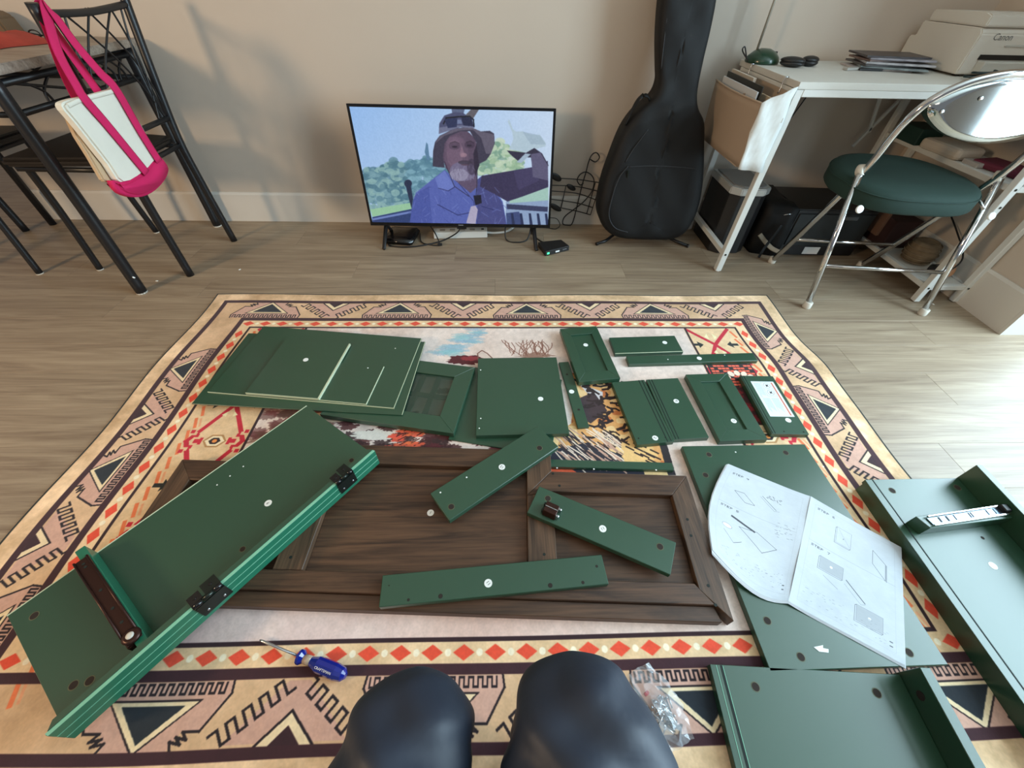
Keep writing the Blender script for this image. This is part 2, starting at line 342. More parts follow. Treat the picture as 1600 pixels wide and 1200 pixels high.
# ================================================================== RUG
RW, RH = 2.304, 1.470
def paint_rug():
    W, H = 2304, 1470; cv = Canvas(W, H, (222, 188, 148)); K = (30, 20, 26); D = (58, 28, 36)
    n1 = vnoise(H, W, 90, 1)[..., None]; n2 = vnoise(H, W, 24, 2)[..., None]; n3 = vnoise(H, W, 7, 3)[..., None]
    cv.a += (n1-.5)*34 + (n2-.5)*18 + (n3-.5)*12
    rect = lambda x0, y0, x1, y1, c, a=1: cv.poly([(x0, y0), (x1, y0), (x1, y1), (x0, y1)], c, a)
    def ring(i0, i1, c):
        rect(i0, i0, W-i0, i1, c); rect(i0, H-i1, W-i0, H-i0, c); rect(i0, i0, i1, H-i0, c); rect(W-i1, i0, W-i0, H-i0, c)
    ring(66, 164, (210, 174, 136)); ring(182, 219, (228, 196, 154)); cv.a += (n1-.5)*26 + (n2-.5)*14
    # centre picture ground
    rect(227, 227, W-227, H-227, (224, 208, 196))
    c = cv.a[227:H-227, 440:W-430]
    h, w_ = c.shape[:2]; m1 = vnoise(h, w_, 160, 5); m2 = vnoise(h, w_, 50, 6); m3 = vnoise(h, w_, 13, 7)
    base = np.array([224, 206, 196.]); c[:] = base + (m1[..., None]-.5)*np.array([18, 26, 30.]) + (m2[..., None]-.5)*16 + (m3[..., None]-.5)*14
    gy, gx = np.mgrid[0:h, 0:w_]
    mv = np.clip((gy-820)/80, 0, 1)*np.clip(1-(gx-60)/520., 0, 1)*(.35+.9*m1*m2*2); mv = np.clip(mv, 0, .85)[..., None]
    c[:] = c*(1-mv) + np.array([168, 128, 126.])*mv
    mw = (np.exp(-((gx-300)/220.)**2)*np.clip((gy-880)/60, 0, 1))[..., None]*.6; c[:] = c*(1-mw)+np.array([232, 220, 218.])*mw
    mr = (np.exp(-((gx-700)/260.)**2)*np.clip((gy-860)/60, 0, 1))[..., None]*.55; c[:] = c*(1-mr)+np.array([226, 186, 172.])*mr
    def blob(cx, cy, rx, ry, col, a=1.0, rough=.35, seed=0, n=40):
        rs = np.random.RandomState(seed); k = rs.rand(n)*rough; cv.poly([(cx+rx*(1-k[i])*math.cos(6.2832*i/n), cy+ry*(1-k[i])*math.sin(6.2832*i/n)) for i in range(n)], col, a)
    # top left pale rose and brown wash
    for i in range(14): blob(470+RNG.rand()*300, 240+RNG.rand()*70, 60, 22, (214, 176, 160), .35, .5, i)
    for i in range(60):
        u, v = 445+RNG.rand()*250, 560+RNG.rand()*190
        blob(u, v, 30+RNG.rand()*30, 14+RNG.rand()*14, (118-RNG.rand()*40, 66-RNG.rand()*20, 52), .6, .5, i)
    # blue watercolour
    for i in range(46):
        t = RNG.rand(); blob(1085-t*110+RNG.randn()*22, 240+t*135+RNG.randn()*10, 42, 12, (128+RNG.rand()*30, 174+RNG.rand()*20, 200), .55, .6, 50+i)
    # hair wisps and dark red bun
    blob(1045, 405, 75, 28, (84, 22, 28), 1, .3, 4); blob(1060, 398, 40, 14, (150, 50, 56), .8, .4, 5)
    for i in range(26):
        x, y = 1200+RNG.rand()*150, 385-RNG.rand()*20; a = RNG.rand()*2-1
        pts = [(x+a*40*t+math.sin(t*5+i)*7, y-t*70) for t in np.linspace(0, 1, 7)]; cv.line(pts, 3, (122, 76, 60), .8)
    cv.line([(1090, 410), (1085, 372), (1100, 355), (1120, 372), (1140, 400)], 4, (120, 80, 66))
    blob(1290, 385, 80, 26, (120, 76, 58), .7, .6, 7)
    # painted dark region under the panels
    for i in range(60):
        u, v = 700+RNG.rand()*330, 640+RNG.rand()*150; blob(u, v, 34, 18, (44+RNG.rand()*30, 26, 26), .8, .5, 70+i)
    blob(660, 655, 70, 26, (214, 186, 160), 1, .3, 3); blob(795, 728, 72, 22, (224, 218, 208), 1, .3, 8)
    for i in range(26):
        u, v = 840+RNG.rand()*95, 705+RNG.rand()*70; blob(u, v, 24, 7, (222, 118-RNG.rand()*40, 62), .9, .4, 90+i); 
        cv.line([(u, v), (u+20, v-14)], 3, (60, 20, 18))
    for i in range(40):
        u, v = 960+RNG.rand()*440, 520+RNG.rand()*330; blob(u, v, 34, 18, (60+RNG.rand()*40, 28, 34), .8, .5, 170+i)
    # tiger: orange body, black stripes, navy and cream fur strokes
    body = [(1380, 470), (1520, 480), (1560, 560), (1590, 700), (1640, 800), (1620, 900), (1300, 900), (1290, 760), (1380, 690), (1400, 600)]
    cv.poly(body, (216, 160, 98))
    r = cv.mask(body); sl, ins = r; q = vnoise(*ins.shape, 30, 9); v = cv.a[sl]; v[ins & (q > .62)] = (232, 196, 140); v[ins & (q < .22)] = (190, 110, 60)
    cv.poly([(1425, 520), (1500, 560), (1490, 620), (1445, 560)], (206, 202, 206)); cv.poly([(1395, 600), (1470, 560), (1500, 640), (1440, 690), (1400, 660)], (62, 46, 50))
    for i in range(90):
        u, v = 1420+RNG.rand()*170, 500+RNG.rand()*340; a = RNG.rand()*3.1; l = 10+RNG.rand()*16
        cv.line([(u-math.cos(a)*l, v-math.sin(a)*l*.6), (u, v), (u+math.cos(a+.7)*l, v+math.sin(a+.7)*l*.6)], 5+RNG.rand()*5, (40, 24, 24))
    cv.poly([(1285, 790), (1420, 760), (1560, 830), (1560, 950), (1285, 950)], (36, 36, 50)); cv.poly([(1290, 830), (1350, 840), (1400, 880), (1290, 880)], (222, 92, 58))
    for i in range(90):
        u, v = 1310+RNG.rand()*190, 700+RNG.rand()*120; pts = [(u+t*42+math.sin(t*3+i)*5, v+t*46) for t in np.linspace(0, 1, 5)]
        cv.line(pts, 3+RNG.rand()*2, [(226, 206, 186), (50, 38, 42), (190, 150, 130)][i % 3])
    blob(1560, 800, 55, 60, (228, 186, 122), 1, .3, 11); cv.line([(1620, 660), (1640, 760), (1635, 860)], 22, (40, 34, 38))
    for i in range(16):
        u, v = 1520+RNG.rand()*80, 750+RNG.rand()*90; cv.line([(u, v), (u+18, v+12)], 5, (44, 28, 26))
    # ornament columns left and right
    for s, (c0, c1, mir) in enumerate(((227, 440, 1), (W-430, W-227, -1))):
        rect(c0, 227, c1, H-227, (224, 192, 150)); cx = 345 if s == 0 else 1963
        c = cv.a[227:H-227, c0:c1]; c += (vnoise(c.shape[0], c.shape[1], 20, 20+s)[..., None]-.5)*18
        for k in range(24):
            v = 250+k*46; x = (252 if s == 0 else 2052); cv.line([(x, v), (x+10, v+30)], 9, (226, 118, 72))
            if k % 2: cv.line([(x+14, v), (x+22, v+26)], 6, (226, 150, 110), .7)
        for sg in (1, -1):
            pts = [(cx+sg*80, 235)]; v = 324; k = 0
            while v < H-227:
                pts.append((cx, v)); pts.append((cx+(-sg if k % 2 == 0 else sg)*80, v+140)); v += 281; k += 1
            cv.line([p for p in pts if p[1] < H-230], 13, (192, 30, 52))
        for k in range(4):
            v = 324+281*k
            if v > H-260: break
            for sg in (1, -1):
                x = cx-sg*44; cv.poly([(x, v), (x-sg*20, v-18), (x-sg*20, v-6), (x-sg*42, v-6), (x-sg*42, v+6), (x-sg*20, v+6), (x-sg*20, v+18)], (28, 34, 34))
            for sg in (1, -1):
                for dx in (-10, 10): cv.poly([(cx+dx, v+sg*58-8), (cx+dx*2.4, v+sg*44), (cx+dx, v+sg*30)], (238, 226, 178))
            m = v+140
            if m < H-250:
                for sg in (1, -1):
                    for q in (-1, 1):
                        for t in range(5): cv.poly([(cx+sg*(36+t*9), m+q*(6+t*7)-6), (cx+sg*(60+t*6), m+q*(6+t*7)-6), (cx+sg*(60+t*6), m+q*(6+t*7)+6), (cx+sg*(36+t*9), m+q*(6+t*7)+6)], (196, 34, 54) if t % 2 == 0 else (226, 186, 146))
                cv.poly([(cx-34, m), (cx-16, m-22), (cx+16, m-22), (cx+34, m), (cx+16, m+22), (cx-16, m+22)], (176, 132, 84))
                cv.poly([(cx-28, m), (cx-13, m-17), (cx+13, m-17), (cx+28, m), (cx+13, m+17), (cx-13, m+17)], (238, 220, 184))
                cv.poly([(cx-17, m), (cx-8, m-11), (cx+8, m-11), (cx+17, m), (cx+8, m+11), (cx-8, m+11)], (44, 26, 26)); cv.ell(cx, m, 7, 6, (226, 140, 70))
        x = c1-4 if s == 0 else c0+6; rect(x-4, 227, x+4, H-227, (46, 26, 32))
    # right column block under the boards: coral with black steps, then dark red
    rect(1888, 428, 2040, 560, (40, 26, 28))
    for j in range(9):
        for i in range(11):
            if (i*7+j*5) % 4: rect(1894+i*13, 434+j*13, 1894+i*13+12, 434+j*13+9, (232, 98, 72))
    for a in np.linspace(.2, 2.9, 7): cv.ell(1975+50*math.cos(a), 520-46*math.sin(a), 13, 10, (240, 218, 196), 1, -a)
    rect(1900, 540, 2010, 700, (64, 18, 20))
    for i in range(20): blob(1905+RNG.rand()*100, 550+RNG.rand()*140, 22, 14, (122+RNG.rand()*30, 24, 32), .8, .4, 300+i)
    # diamond border
    def row(side, a, b):
        Ls = b-a; n = int(round(Ls/63.3)); st = Ls/n
        for k in range(n+1):
            s = a+k*st
            for (q, hw, ht, col) in ((s, 21.5, 14, (226, 78, 52)), (s+st/2, 6.5, 6.5, (244, 232, 204))):
                if q > b: continue
                f = {0: lambda s_, t: (s_, t), 1: lambda s_, t: (s_, H-t), 2: lambda s_, t: (t, s_), 3: lambda s_, t: (W-t, s_)}[side]
                if hw > 10: cv.poly([f(q-hw, 200.5), f(q, 200.5-ht), f(q+hw, 200.5), f(q, 200.5+ht)], col)
                else: cv.ell(*f(q, 200.5), hw, ht, col)
    row(0, 208, W-200); row(1, 205, W-200); row(2, 262, H-262); row(3, 262, H-262)
    # running motif
    def motif(side, s0, k):
        f0 = {0: lambda s, t: (s, t), 1: lambda s, t: (s, H-t), 2: lambda s, t: (t, s), 3: lambda s, t: (W-t, s)}[side]
        lo, hi = 120, (W if side < 2 else H)-120
        f = lambda s, t: f0(min(max(s0+s*k, lo-50), hi+50), t)
        g = lambda *p: [f(s, t) for s, t in p]
        if not (90 < s0 < (W if side < 2 else H)-60): return
        PK = (204, 162, 144)
        cv.poly(g((-131, 163), (-134, 144), (-101, 91), (-69, 90), (-56, 66), (56, 66), (69, 90), (101, 91), (134, 144), (131, 163)), PK)
        cv.line(g((-131, 163), (-134, 144), (-101, 91), (-72, 91), (-84, 80), (-64, 84), (-76, 74), (-56, 78), (-62, 67)), 4, K)
        cv.line(g((131, 163), (134, 144), (101, 91), (72, 91), (84, 80), (64, 84), (76, 74), (56, 78), (62, 67)), 4, K)
        cv.poly(g((-87, 137), (0, 60), (87, 137)), K); cv.poly(g((-80, 134), (0, 64), (80, 134)), (234, 212, 172)); cv.poly(g((-58, 128), (0, 75), (58, 128)), (30, 38, 46))
        pts = []; s = -124
        while s < 122: pts += [(s, 160), (s, 145), (s+9, 145), (s+9, 160)]; s += 18
        cv.line(g(*pts), 3.8, K)
        # inverted half triangle between motifs
        q = 256
        cv.poly(g((q-110, 70), (q-20, 160), (q+20, 160), (q+110, 70)), PK)
        cv.poly(g((q-56, 64), (q, 117), (q+56, 64)), K); cv.poly(g((q-50, 64), (q, 111), (q+50, 64)), (234, 212, 172)); cv.poly(g((q-30, 64), (q, 93), (q+30, 64)), (52, 26, 34))
        for sg in (-1, 1):
            A = np.array([q+sg*128, 72.]); B = np.array([q+sg*14, 158.]); d = (B-A); L_ = np.linalg.norm(d); d /= L_; nn = np.array([-d[1], d[0]]); pts = []; n = 5
            for i in range(n):
                a0 = A+d*L_*i/n; a1 = A+d*L_*(i+.5)/n; a2 = A+d*L_*(i+1)/n
                pts += [tuple(a0+nn*13), tuple(a1+nn*13), tuple(a1-nn*13), tuple(a2-nn*13)]
            cv.line(g(*pts), 4.6, K)
    for k in range(-1, 5): motif(0, 248+512.5*k, 1.0); motif(1, 526+512.5*k, 1.0)
    for k in range(-1, 4): motif(2, 447+392*k, .766); motif(3, 246+392*k, .766)
    ring(49, 66, D); ring(164, 182, D); ring(219, 227, (46, 24, 30)); ring(0, 5, (28, 32, 30))
    cv.a *= (1+(vnoise(H, W, 3, 31)[..., None]-.5)*.06)
    cv.blur(1); return cv.image('rug_print')
RTH = R(0.23685594)
def rug_xy(u, v):   # u from the left edge, v from the far edge
    uu, vv = u-1.16715742, 1.44071611-v
    return (math.cos(RTH)*uu - math.sin(RTH)*vv, math.sin(RTH)*uu + math.cos(RTH)*vv)
bm = bm_new(); NU, NV = 96, 64; uvs = {}; grid = []
for j in range(NV+1):
    rowv = []
    for i in range(NU+1):
        u, v = RW*i/NU, RH*j/NV; x, y = rug_xy(u, v)
        ex = 1-min(u, RW-u)/0.5; ex = max(ex, 0); x += 0.007*ex*math.sin(v*11+(0 if u < 1 else 1.6)) + (0.016*ex*math.exp(-((v-0.42)/0.09)**2) if u > 1 else 0)
        y += 0.003*math.sin(u*9)*max(0, 1-min(v, RH-v)/.3)
        ve = bm.verts.new((x, y, 0.0048)); rowv.append(ve); uvs[ve] = (u/RW, 1-v/RH)
    grid.append(rowv)
for j in range(NV):
    for i in range(NU): bm.faces.new((grid[j+1][i], grid[j+1][i+1], grid[j][i+1], grid[j][i]))
uvl = bm.loops.layers.uv.new('UVMap')
for f_ in bm.faces:
    for l in f_.loops: l[uvl].uv = uvs[l.vert]
ed = [e for e in bm.edges if len(e.link_faces) == 1]
r_ = bmesh.ops.extrude_edge_only(bm, edges=ed)
for v in r_['geom']:
    if isinstance(v, bmesh.types.BMVert): v.co.z = 0.0004
rug = obj('patterned_rug', bm, img_mat('rug_weave', paint_rug(), 0.95, bump=0.35, noise=0.07))
tag(rug, 'large cream rug with geometric triangle border and painted tiger centre, under the green panels', 'rug')

# ================================================================== GREEN CABINET PANELS ON THE RUG
def W2(cx, cy, a, x, y): c, s = math.cos(a), math.sin(a); return (cx+c*x-s*y, cy+s*x+c*y)
def hole(par, x, y, z, r, name='dowel_hole'):
    b = bm_new(); lathe(b, (x, y, z-0.0006), [(r*.82, 0.0004), (r*.82, 0.0009)], 16); h = obj(name, b, HOLE, par)
    b = bm_new(); n = 16
    ri = [b.verts.new((x+r*.82*math.cos(6.2832*k/n), y+r*.82*math.sin(6.2832*k/n), z+.0003)) for k in range(n)]
    ro = [b.verts.new((x+r*math.cos(6.2832*k/n), y+r*math.sin(6.2832*k/n), z+.0001)) for k in range(n)]
    for k in range(n): b.faces.new((ri[k], ri[(k+1) % n], ro[(k+1) % n], ro[k]))
    obj('hole_rim', b, RIM if r > .006 else GROOVE, par)
def sticker(par, x, y, z, num=None, a=0.0, r=0.0085):
    b = bm_new(); disc(b, x, y, z, r, 0.0004, 20); s = obj('number_sticker', b, STICK, par)
    if num: text('printed_number', num, r*1.15, INK, s, Matrix.Translation((x, y, z+0.0006)) @ Matrix.Rotation(a, 4, 'Z'))
def chips(par, pts, z, r=0.0022):
    for (x, y) in pts:
        b = bm_new(); disc(b, x, y, z, r, 0.0005, 8); obj('paint_chip', b, STICK, par)
def panel(label, cx, cy, L, W, ang, z0, z1, holes=(), stk=(), m=GREEN, name='cabinet_panel', group=None, chip=(), bev=0.0012, edge_lines=()):
    a = R(ang); b = bm_new(); box(b, (cx, cy, (z0+z1)/2), (L, W, z1-z0), a, bev)
    o = obj(name, b, m, loc=(cx, cy, z0)); tag(o, label, 'cabinet panel', group)
    for (x, y, r) in holes: hole(o, x, y, z1, r)
    for s in stk: sticker(o, s[0], s[1], z1, *(s[2:] if len(s) > 2 else ()))
    chips(o, chip, z1)
    for (x0, y0, x1, y1, wd) in edge_lines:   # raw pale edges of the thin back boards
        p0 = Vector(W2(cx, cy, a, x0, y0)); p1 = Vector(W2(cx, cy, a, x1, y1)); d = (p1-p0)
        b = bm_new(); box(b, ((p0.x+p1.x)/2, (p0.y+p1.y)/2, (z0+z1)/2+.0002), (d.length, wd, z1-z0+0.0006), math.atan2(d.y, d.x)); obj('raw_edge', b, GREEN_EDGE, o)
    return o
def shaker(label, cx, cy, L, W, ang, z0, z1, rec, depth=0.006, stk=(), mitre=True):
    """framed front: four rails round a recessed centre board. rec=(x0,x1,y0,y1) local"""
    a = R(ang); t = thing('framed_drawer_board', label, 'cabinet panel', (cx, cy, z0)); x0, x1, y0, y1 = rec; hx, hy = L/2, W/2
    fr = lambda x, y, z: (*W2(cx, cy, a, x, y), z)
    for pts in ([(-hx, hy), (hx, hy), (x1, y1), (x0, y1)], [(-hx, -hy), (hx, -hy), (x1, y0), (x0, y0)]):
        b = bm_new(); prism(b, pts, z0, z1, fr); bmesh.ops.bevel(b, geom=list(b.edges), offset=0.0008, segments=1, affect='EDGES'); obj('rail', b, GREEN, t)
    for pts in ([(-hx, -hy), (x0, y0), (x0, y1), (-hx, hy)], [(hx, -hy), (hx, hy), (x1, y1), (x1, y0)]):
        b = bm_new(); prism(b, pts, z0, z1, fr); bmesh.ops.bevel(b, geom=list(b.edges), offset=0.0008, segments=1, affect='EDGES'); obj('stile', b, GREEN, t)
    b = bm_new(); prism(b, [(x0-.001, y0-.001), (x1+.001, y0-.001), (x1+.001, y1+.001), (x0-.001, y1+.001)], z0+.002, z1-depth, fr); obj('centre_board', b, GREEN, t)
    for s in stk: sticker(t, s[0], s[1], z1-depth if len(s) < 5 else z1, *(s[2:4] if len(s) > 2 else ()))
    return t
def groove(par, p0, p1, z, wd=0.003, m=GROOVE, name='groove'):
    d = Vector(p1)-Vector(p0); b = bm_new(); box(b, ((p0[0]+p1[0])/2, (p0[1]+p1[1])/2, z), (d.length, wd, 0.0006), math.atan2(d.y, d.x)); return obj(name, b, m, par)
RZ = 0.0052
# stack of thin back boards, top left
# glass door
fx, fy, fL, fW, fa = -0.316, 0.872, 0.409, 0.279, R(-10.1)
t = thing('glass_cabinet_door', 'green framed cabinet door with glass pane and crossed bars, half under the thin board stack', 'cabinet door', (fx, fy, 0.010))
F = lambda x, y, z: (*W2(fx, fy, fa, x, y), z)
gx0, gx1, gy0, gy1 = -0.150, 0.148, -0.084, 0.084
for nm, pts in (('rail', [(-fL/2, fW/2), (fL/2, fW/2), (gx1, gy1), (gx0, gy1)]), ('rail', [(-fL/2, -fW/2), (fL/2, -fW/2), (gx1, gy0), (gx0, gy0)]),
                ('stile', [(-fL/2, -fW/2), (gx0, gy0), (gx0, gy1), (-fL/2, fW/2)]), ('stile', [(fL/2, -fW/2), (fL/2, fW/2), (gx1, gy1), (gx1, gy0)])):
    b = bm_new(); prism(b, pts, 0.010, 0.028, F); bmesh.ops.bevel(b, geom=list(b.edges), offset=0.0008, segments=1, affect='EDGES'); obj(nm, b, GREEN, t)
b = bm_new(); prism(b, [(gx0, gy0), (gx1, gy0), (gx1, gy1), (gx0, gy1)], 0.0205, 0.0225, F); obj('glass_pane', b, GLASSM, t)
for (x0, x1, y0, y1) in ((0.035, 0.052, gy0, gy1), (0.088, 0.104, gy0, gy1), (-0.09, -0.065, gy0, gy1), (gx0, gx1, -0.008, 0.006)):
    b = bm_new(); prism(b, [(x0, y0), (x1, y0), (x1, y1), (x0, y1)], 0.0125 if x1-x0 < .1 else .0123, 0.0195, F); obj('glazing_bar', b, GREEN, t)
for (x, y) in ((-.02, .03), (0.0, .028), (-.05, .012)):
    p = F(x, y, 0); b = bm_new(); disc(b, p[0], p[1], 0.0226, 0.002, 0.0004, 8); obj('painted_glint', b, STICK, t)  # white dots painted on the pane as glints
panel('bottom thin green back board of the stack, its left tip showing beneath the others', -0.603, 0.955, 0.640, 0.337, -4.1, 0.0285, 0.0320, group='thin back boards', edge_lines=((0.319, -0.168, 0.319, 0.168, 0.0016),), bev=.0004)
panel('large thin green back board second from the bottom of the stack', -0.597, 0.985, 0.588, 0.329, -6.6, 0.0322, 0.0357, group='thin back boards', edge_lines=((0.293, -0.164, 0.293, 0.164, 0.0018), (-.294, -.1645, .294, -.1645, .0010)), bev=.0004, chip=((-.37, 1.06),))
panel('narrow thin green back board under the topmost one, its thin pale right edge showing', -0.585, 0.906, 0.375, 0.166, -7.0, 0.0359, 0.0392, group='thin back boards', edge_lines=((0.187, -0.083, 0.187, 0.083, 0.0014), (-.187, -.083, .187, -.083, .001)), bev=.0004, chip=((-.44, .958),))
panel('topmost small green board of the stack with thick pale right edge and round white sticker', -0.655, 0.957, 0.229, 0.257, -6.2, 0.0394, 0.0460, group='thin back boards', edge_lines=((0.1145, -0.1285, 0.1145, 0.1285, 0.0045), (-.114, -.1285, .114, -.1285, .0016)), bev=.0004, stk=((-0.65, 0.99),))
panel('green back panel mostly hidden, between the glass door and the square board', 0.0225, 0.813, 0.300, 0.309, -11.5, RZ, 0.0095, chip=((-.09, .632),))
panel('square green cabinet board with sticker right of centre, beside the glass door', 0.057, 0.860, 0.271, 0.328, 1.2, 0.0097, 0.0262, stk=((0.121, 0.833),), chip=((-.071, .962), (-.066, .718), (-.063, .755)))
panel('narrow upright green strip with one sticker, right of the square board', 0.229, 0.873, 0.035, 0.287, 5.8, RZ, 0.0140, stk=((0.225, 0.875),), holes=((0.219, 0.954, .004), (0.238, 0.799, .004)))
sh = shaker('framed green drawer front with long recess, behind the narrow upright strip', 0.302, 1.046, 0.140, 0.277, 7.0, 0.0145, 0.0335, (-0.038, 0.040, -0.098, 0.098), stk=((0.300, 1.090),))
o = panel('short wide green board with sticker near its right end, farthest right on the rug', 0.522, 1.102, 0.248, 0.091, 2.9, RZ, 0.0200, stk=((0.595, 1.113),))
groove(o, W2(.522, 1.102, R(2.9), -.1235, -.0435), W2(.522, 1.102, R(2.9), .1235, -.0435), .0201, .0022, GREEN_EDGE, 'raw_edge')
panel('long thin green rail with centre sticker, in front of the short wide board', 0.668, 1.028, 0.461, 0.041, 2.4, RZ, 0.0200, stk=((0.693, 1.028),), chip=((.58, 1.022), (.79, 1.045)))
o = panel('left of two side-by-side green boards, sticker at its lower right corner', 0.4285, 0.791, 0.112, 0.250, 5.9, RZ, 0.0222, stk=((0.444, 0.684, '24', 2.6),), holes=((.395, .683, .0025), (.475, .686, .0025)))
for dx in (0.036, 0.047): groove(o, W2(.4285, .791, R(5.9), dx, -.124), W2(.4285, .791, R(5.9), dx, .124), .0223, .0025)
o = panel('right of two side-by-side green boards, sticker in its middle', 0.5405, 0.804, 0.109, 0.244, 4.0, RZ, 0.0222, stk=((0.549, 0.826, '18', 0.4),))
for dx in (-0.046, -0.037): groove(o, W2(.5405, .804, R(4), dx, -.121), W2(.5405, .804, R(4), dx, .121), .0223, .0025)
shaker('framed green drawer front with sticker at its lower end, beside the warning label board', 0.694, 0.810, 0.144, 0.273, 2.5, RZ, 0.0245, (-0.034, 0.028, -0.098, 0.100), stk=((0.703, 0.749, '13', 0.4),))
o = panel('green board bearing the white and orange warning label', 0.853, 0.818, 0.112, 0.243, -1.5, RZ, 0.0222, stk=((0.869, 0.748),), holes=((.835, .706, .0025), (.893, .704, .0025)))
for dx in (-0.052, -0.044): groove(o, W2(.853, .818, R(-1.5), dx, -.12), W2(.853, .818, R(-1.5), dx, .12), .0223, .0022)
# warning label print
lc = Canvas(240, 460, (222, 232, 236)); lc.poly([(205, 14), (219, 14), (219, 446), (205, 446)], (206, 104, 78))
lc.line([(96, 14), (96, 200), (196, 200), (196, 14), (96, 14)], 2, (110, 118, 126)); lc.line([(96, 105), (196, 105)], 2, (110, 118, 126))
for cy in (58, 152):
    lc.ell(146, cy, 34, 34, (90, 96, 104)); lc.ell(146, cy, 31, 31, (226, 232, 236)); lc.poly([(132, cy-16), (150, cy-10), (164, cy-18), (156, cy+2), (166, cy+16), (148, cy+10), (134, cy+18), (138, cy)], (20, 20, 24))
for x in range(22, 86, 6): lc.line([(x, 24), (x, 180+(x*7) % 40)], 2.4, (132, 144, 152), .8)
for x in list(range(30, 100, 6))+list(range(118, 190, 6)): lc.line([(x, 228), (x, 340+(x*13) % 70)], 2.4, (132, 144, 152), .8)
lm = img_mat('warning_label_print', lc.image('label_print'), 0.5)
def flat_card(name, cx, cy, L, W, ang, z, m, parent, th=0.0004):
    a = R(ang); b = bm_new(); box(b, (cx, cy, z+th/2), (L, W, th), a); uv = b.loops.layers.uv.new('UVMap'); c, s = math.cos(a), math.sin(a)
    for f in b.faces:
        for l in f.loops:
            x, y = l.vert.co.x-cx, l.vert.co.y-cy; l[uv].uv = ((c*x+s*y)/L+.5, (-s*x+c*y)/W+.5)
    return obj(name, b, m, parent)
flat_card('warning_label', 0.860, 0.837, 0.075, 0.150, -1.5, 0.0223, lm, o)
# big side panel under the manual
panel('large green side panel lying under the open instruction booklet', 0.697, 0.394, 0.360, 0.528, 0.8, RZ, 0.0222, holes=[(x, y, .0085) for x, y in ((0.581, 0.626), (0.803, 0.631), (0.548, 0.561), (0.555, 0.214), (0.593, 0.150), (0.816, 0.154))], chip=((.66, .634), (.885, .585)))
b = bm_new(); b.faces.new([b.verts.new(p) for p in ((.627, .166, .0224), (.634, .158, .0224), (.652, .156, .0224), (.655, .162, .0224), (.645, .164, .0224), (.648, .169, .0224))]); r = bmesh.ops.extrude_face_region(b, geom=list(b.faces)); bmesh.ops.translate(b, vec=(0, 0, .0008), verts=[v for v in r['geom'] if isinstance(v, bmesh.types.BMVert)])
tag(obj('paper_scrap', b, STICK), 'tiny white torn paper scrap on the large green side panel', 'paper')
# thin board behind the walnut top
panel('thin green board peeking out behind the right end of the walnut top', 0.30, 0.598, 0.34, 0.024, -2.2, RZ, 0.0180, chip=((.15, .588), (.25, .584), (.42, .580)))

# ================================================================== WALNUT TOP
ta = R(-2.2); tc_, ts_ = math.cos(R(-1.9)), math.sin(R(-1.9))
TF = lambda u, v, z: (tc_*u-ts_*v, ts_*u+tc_*v, z)
def shift(v, u): return v - 0.012*((u+0.2)/0.67)*0.6      # the far and near edges run a shade out of square to the frame of reference
TT = lambda u, v, z: TF(u, shift(v, u), z)
walnut = thing('walnut_cabinet_front', 'dark walnut framed furniture front with three recessed fields, lying under green strips', 'cabinet panel', TF(-0.2, 0.40, RZ))
def wpiece(name, pts, z0, z1, m, bev=.0012):
    b = bm_new(); prism(b, pts, z0, z1, TT)
    if bev: bmesh.ops.bevel(b, geom=list(b.edges), offset=bev, segments=1, affect='EDGES')
    return obj(name, b, m, walnut)
zt, zp = 0.040, 0.024
for s in (1, -1):
    X = lambda d: -0.2 + s*d
    wpiece('end_stile', [(X(.615), .292), (X(.668), .232), (X(.668), .572), (X(.615), .514)], RZ, zt, WALNUT_Y)
    wpiece('end_rail', [(X(.247), .500), (X(.312), .514), (X(.615), .514), (X(.668), .572), (X(.312), .572)], RZ, zt, WALNUT)
    wpiece('middle_stile', [(X(.247), .304), (X(.312), .304), (X(.312), .5135), (X(.247), .4995)], RZ, zt, WALNUT_Y)
    wpiece('stile_return', [(X(.247), .5008), (X(.312), .5728), (X(.312), .636), (X(.247), .578)], RZ, zt, WALNUT_Y)
    wpiece('end_board', [(X(.312), .30), (X(.615), .30), (X(.615), .514), (X(.312), .514)], RZ+.003, zp, WALNUT)
wpiece('centre_rail', [(-.2-.312, .6365), (-.2+.312, .6365), (-.2+.247, .5785), (-.2-.247, .5785)], RZ, zt, WALNUT)
wpiece('centre_board', [(-.447, .30), (.047, .30), (.047, .578), (-.447, .578)], RZ+.003, zp, WALNUT)
wpiece('near_rail', [(-.2-.615, .262), (-.2+.640, .262), (-.2+.608, .3035), (-.2-.608, .3035)], RZ, zt, WALNUT)
wpiece('near_lip', [(-.2-.662, .232), (-.2+.648, .232), (-.2+.640, .2615), (-.2-.64, .2615)], RZ, .030, WALNUT)
for (u, v) in ((.432, .41), (.435, .45), (.437, .30), (.44, .262), (.115, .565), (.084, .355), (-.482, .33), (.13, .53)):
    p = TT(u, v, 0); b = bm_new(); disc(b, p[0], p[1], zt-.0002, .0035, .0006, 10); obj('screw_hole', b, GROOVE, walnut)
sticker(walnut, -0.176, 0.459, zp, '1', -0.4)
sticker(walnut, 0.155, 0.335, zt, None, 0, .002)

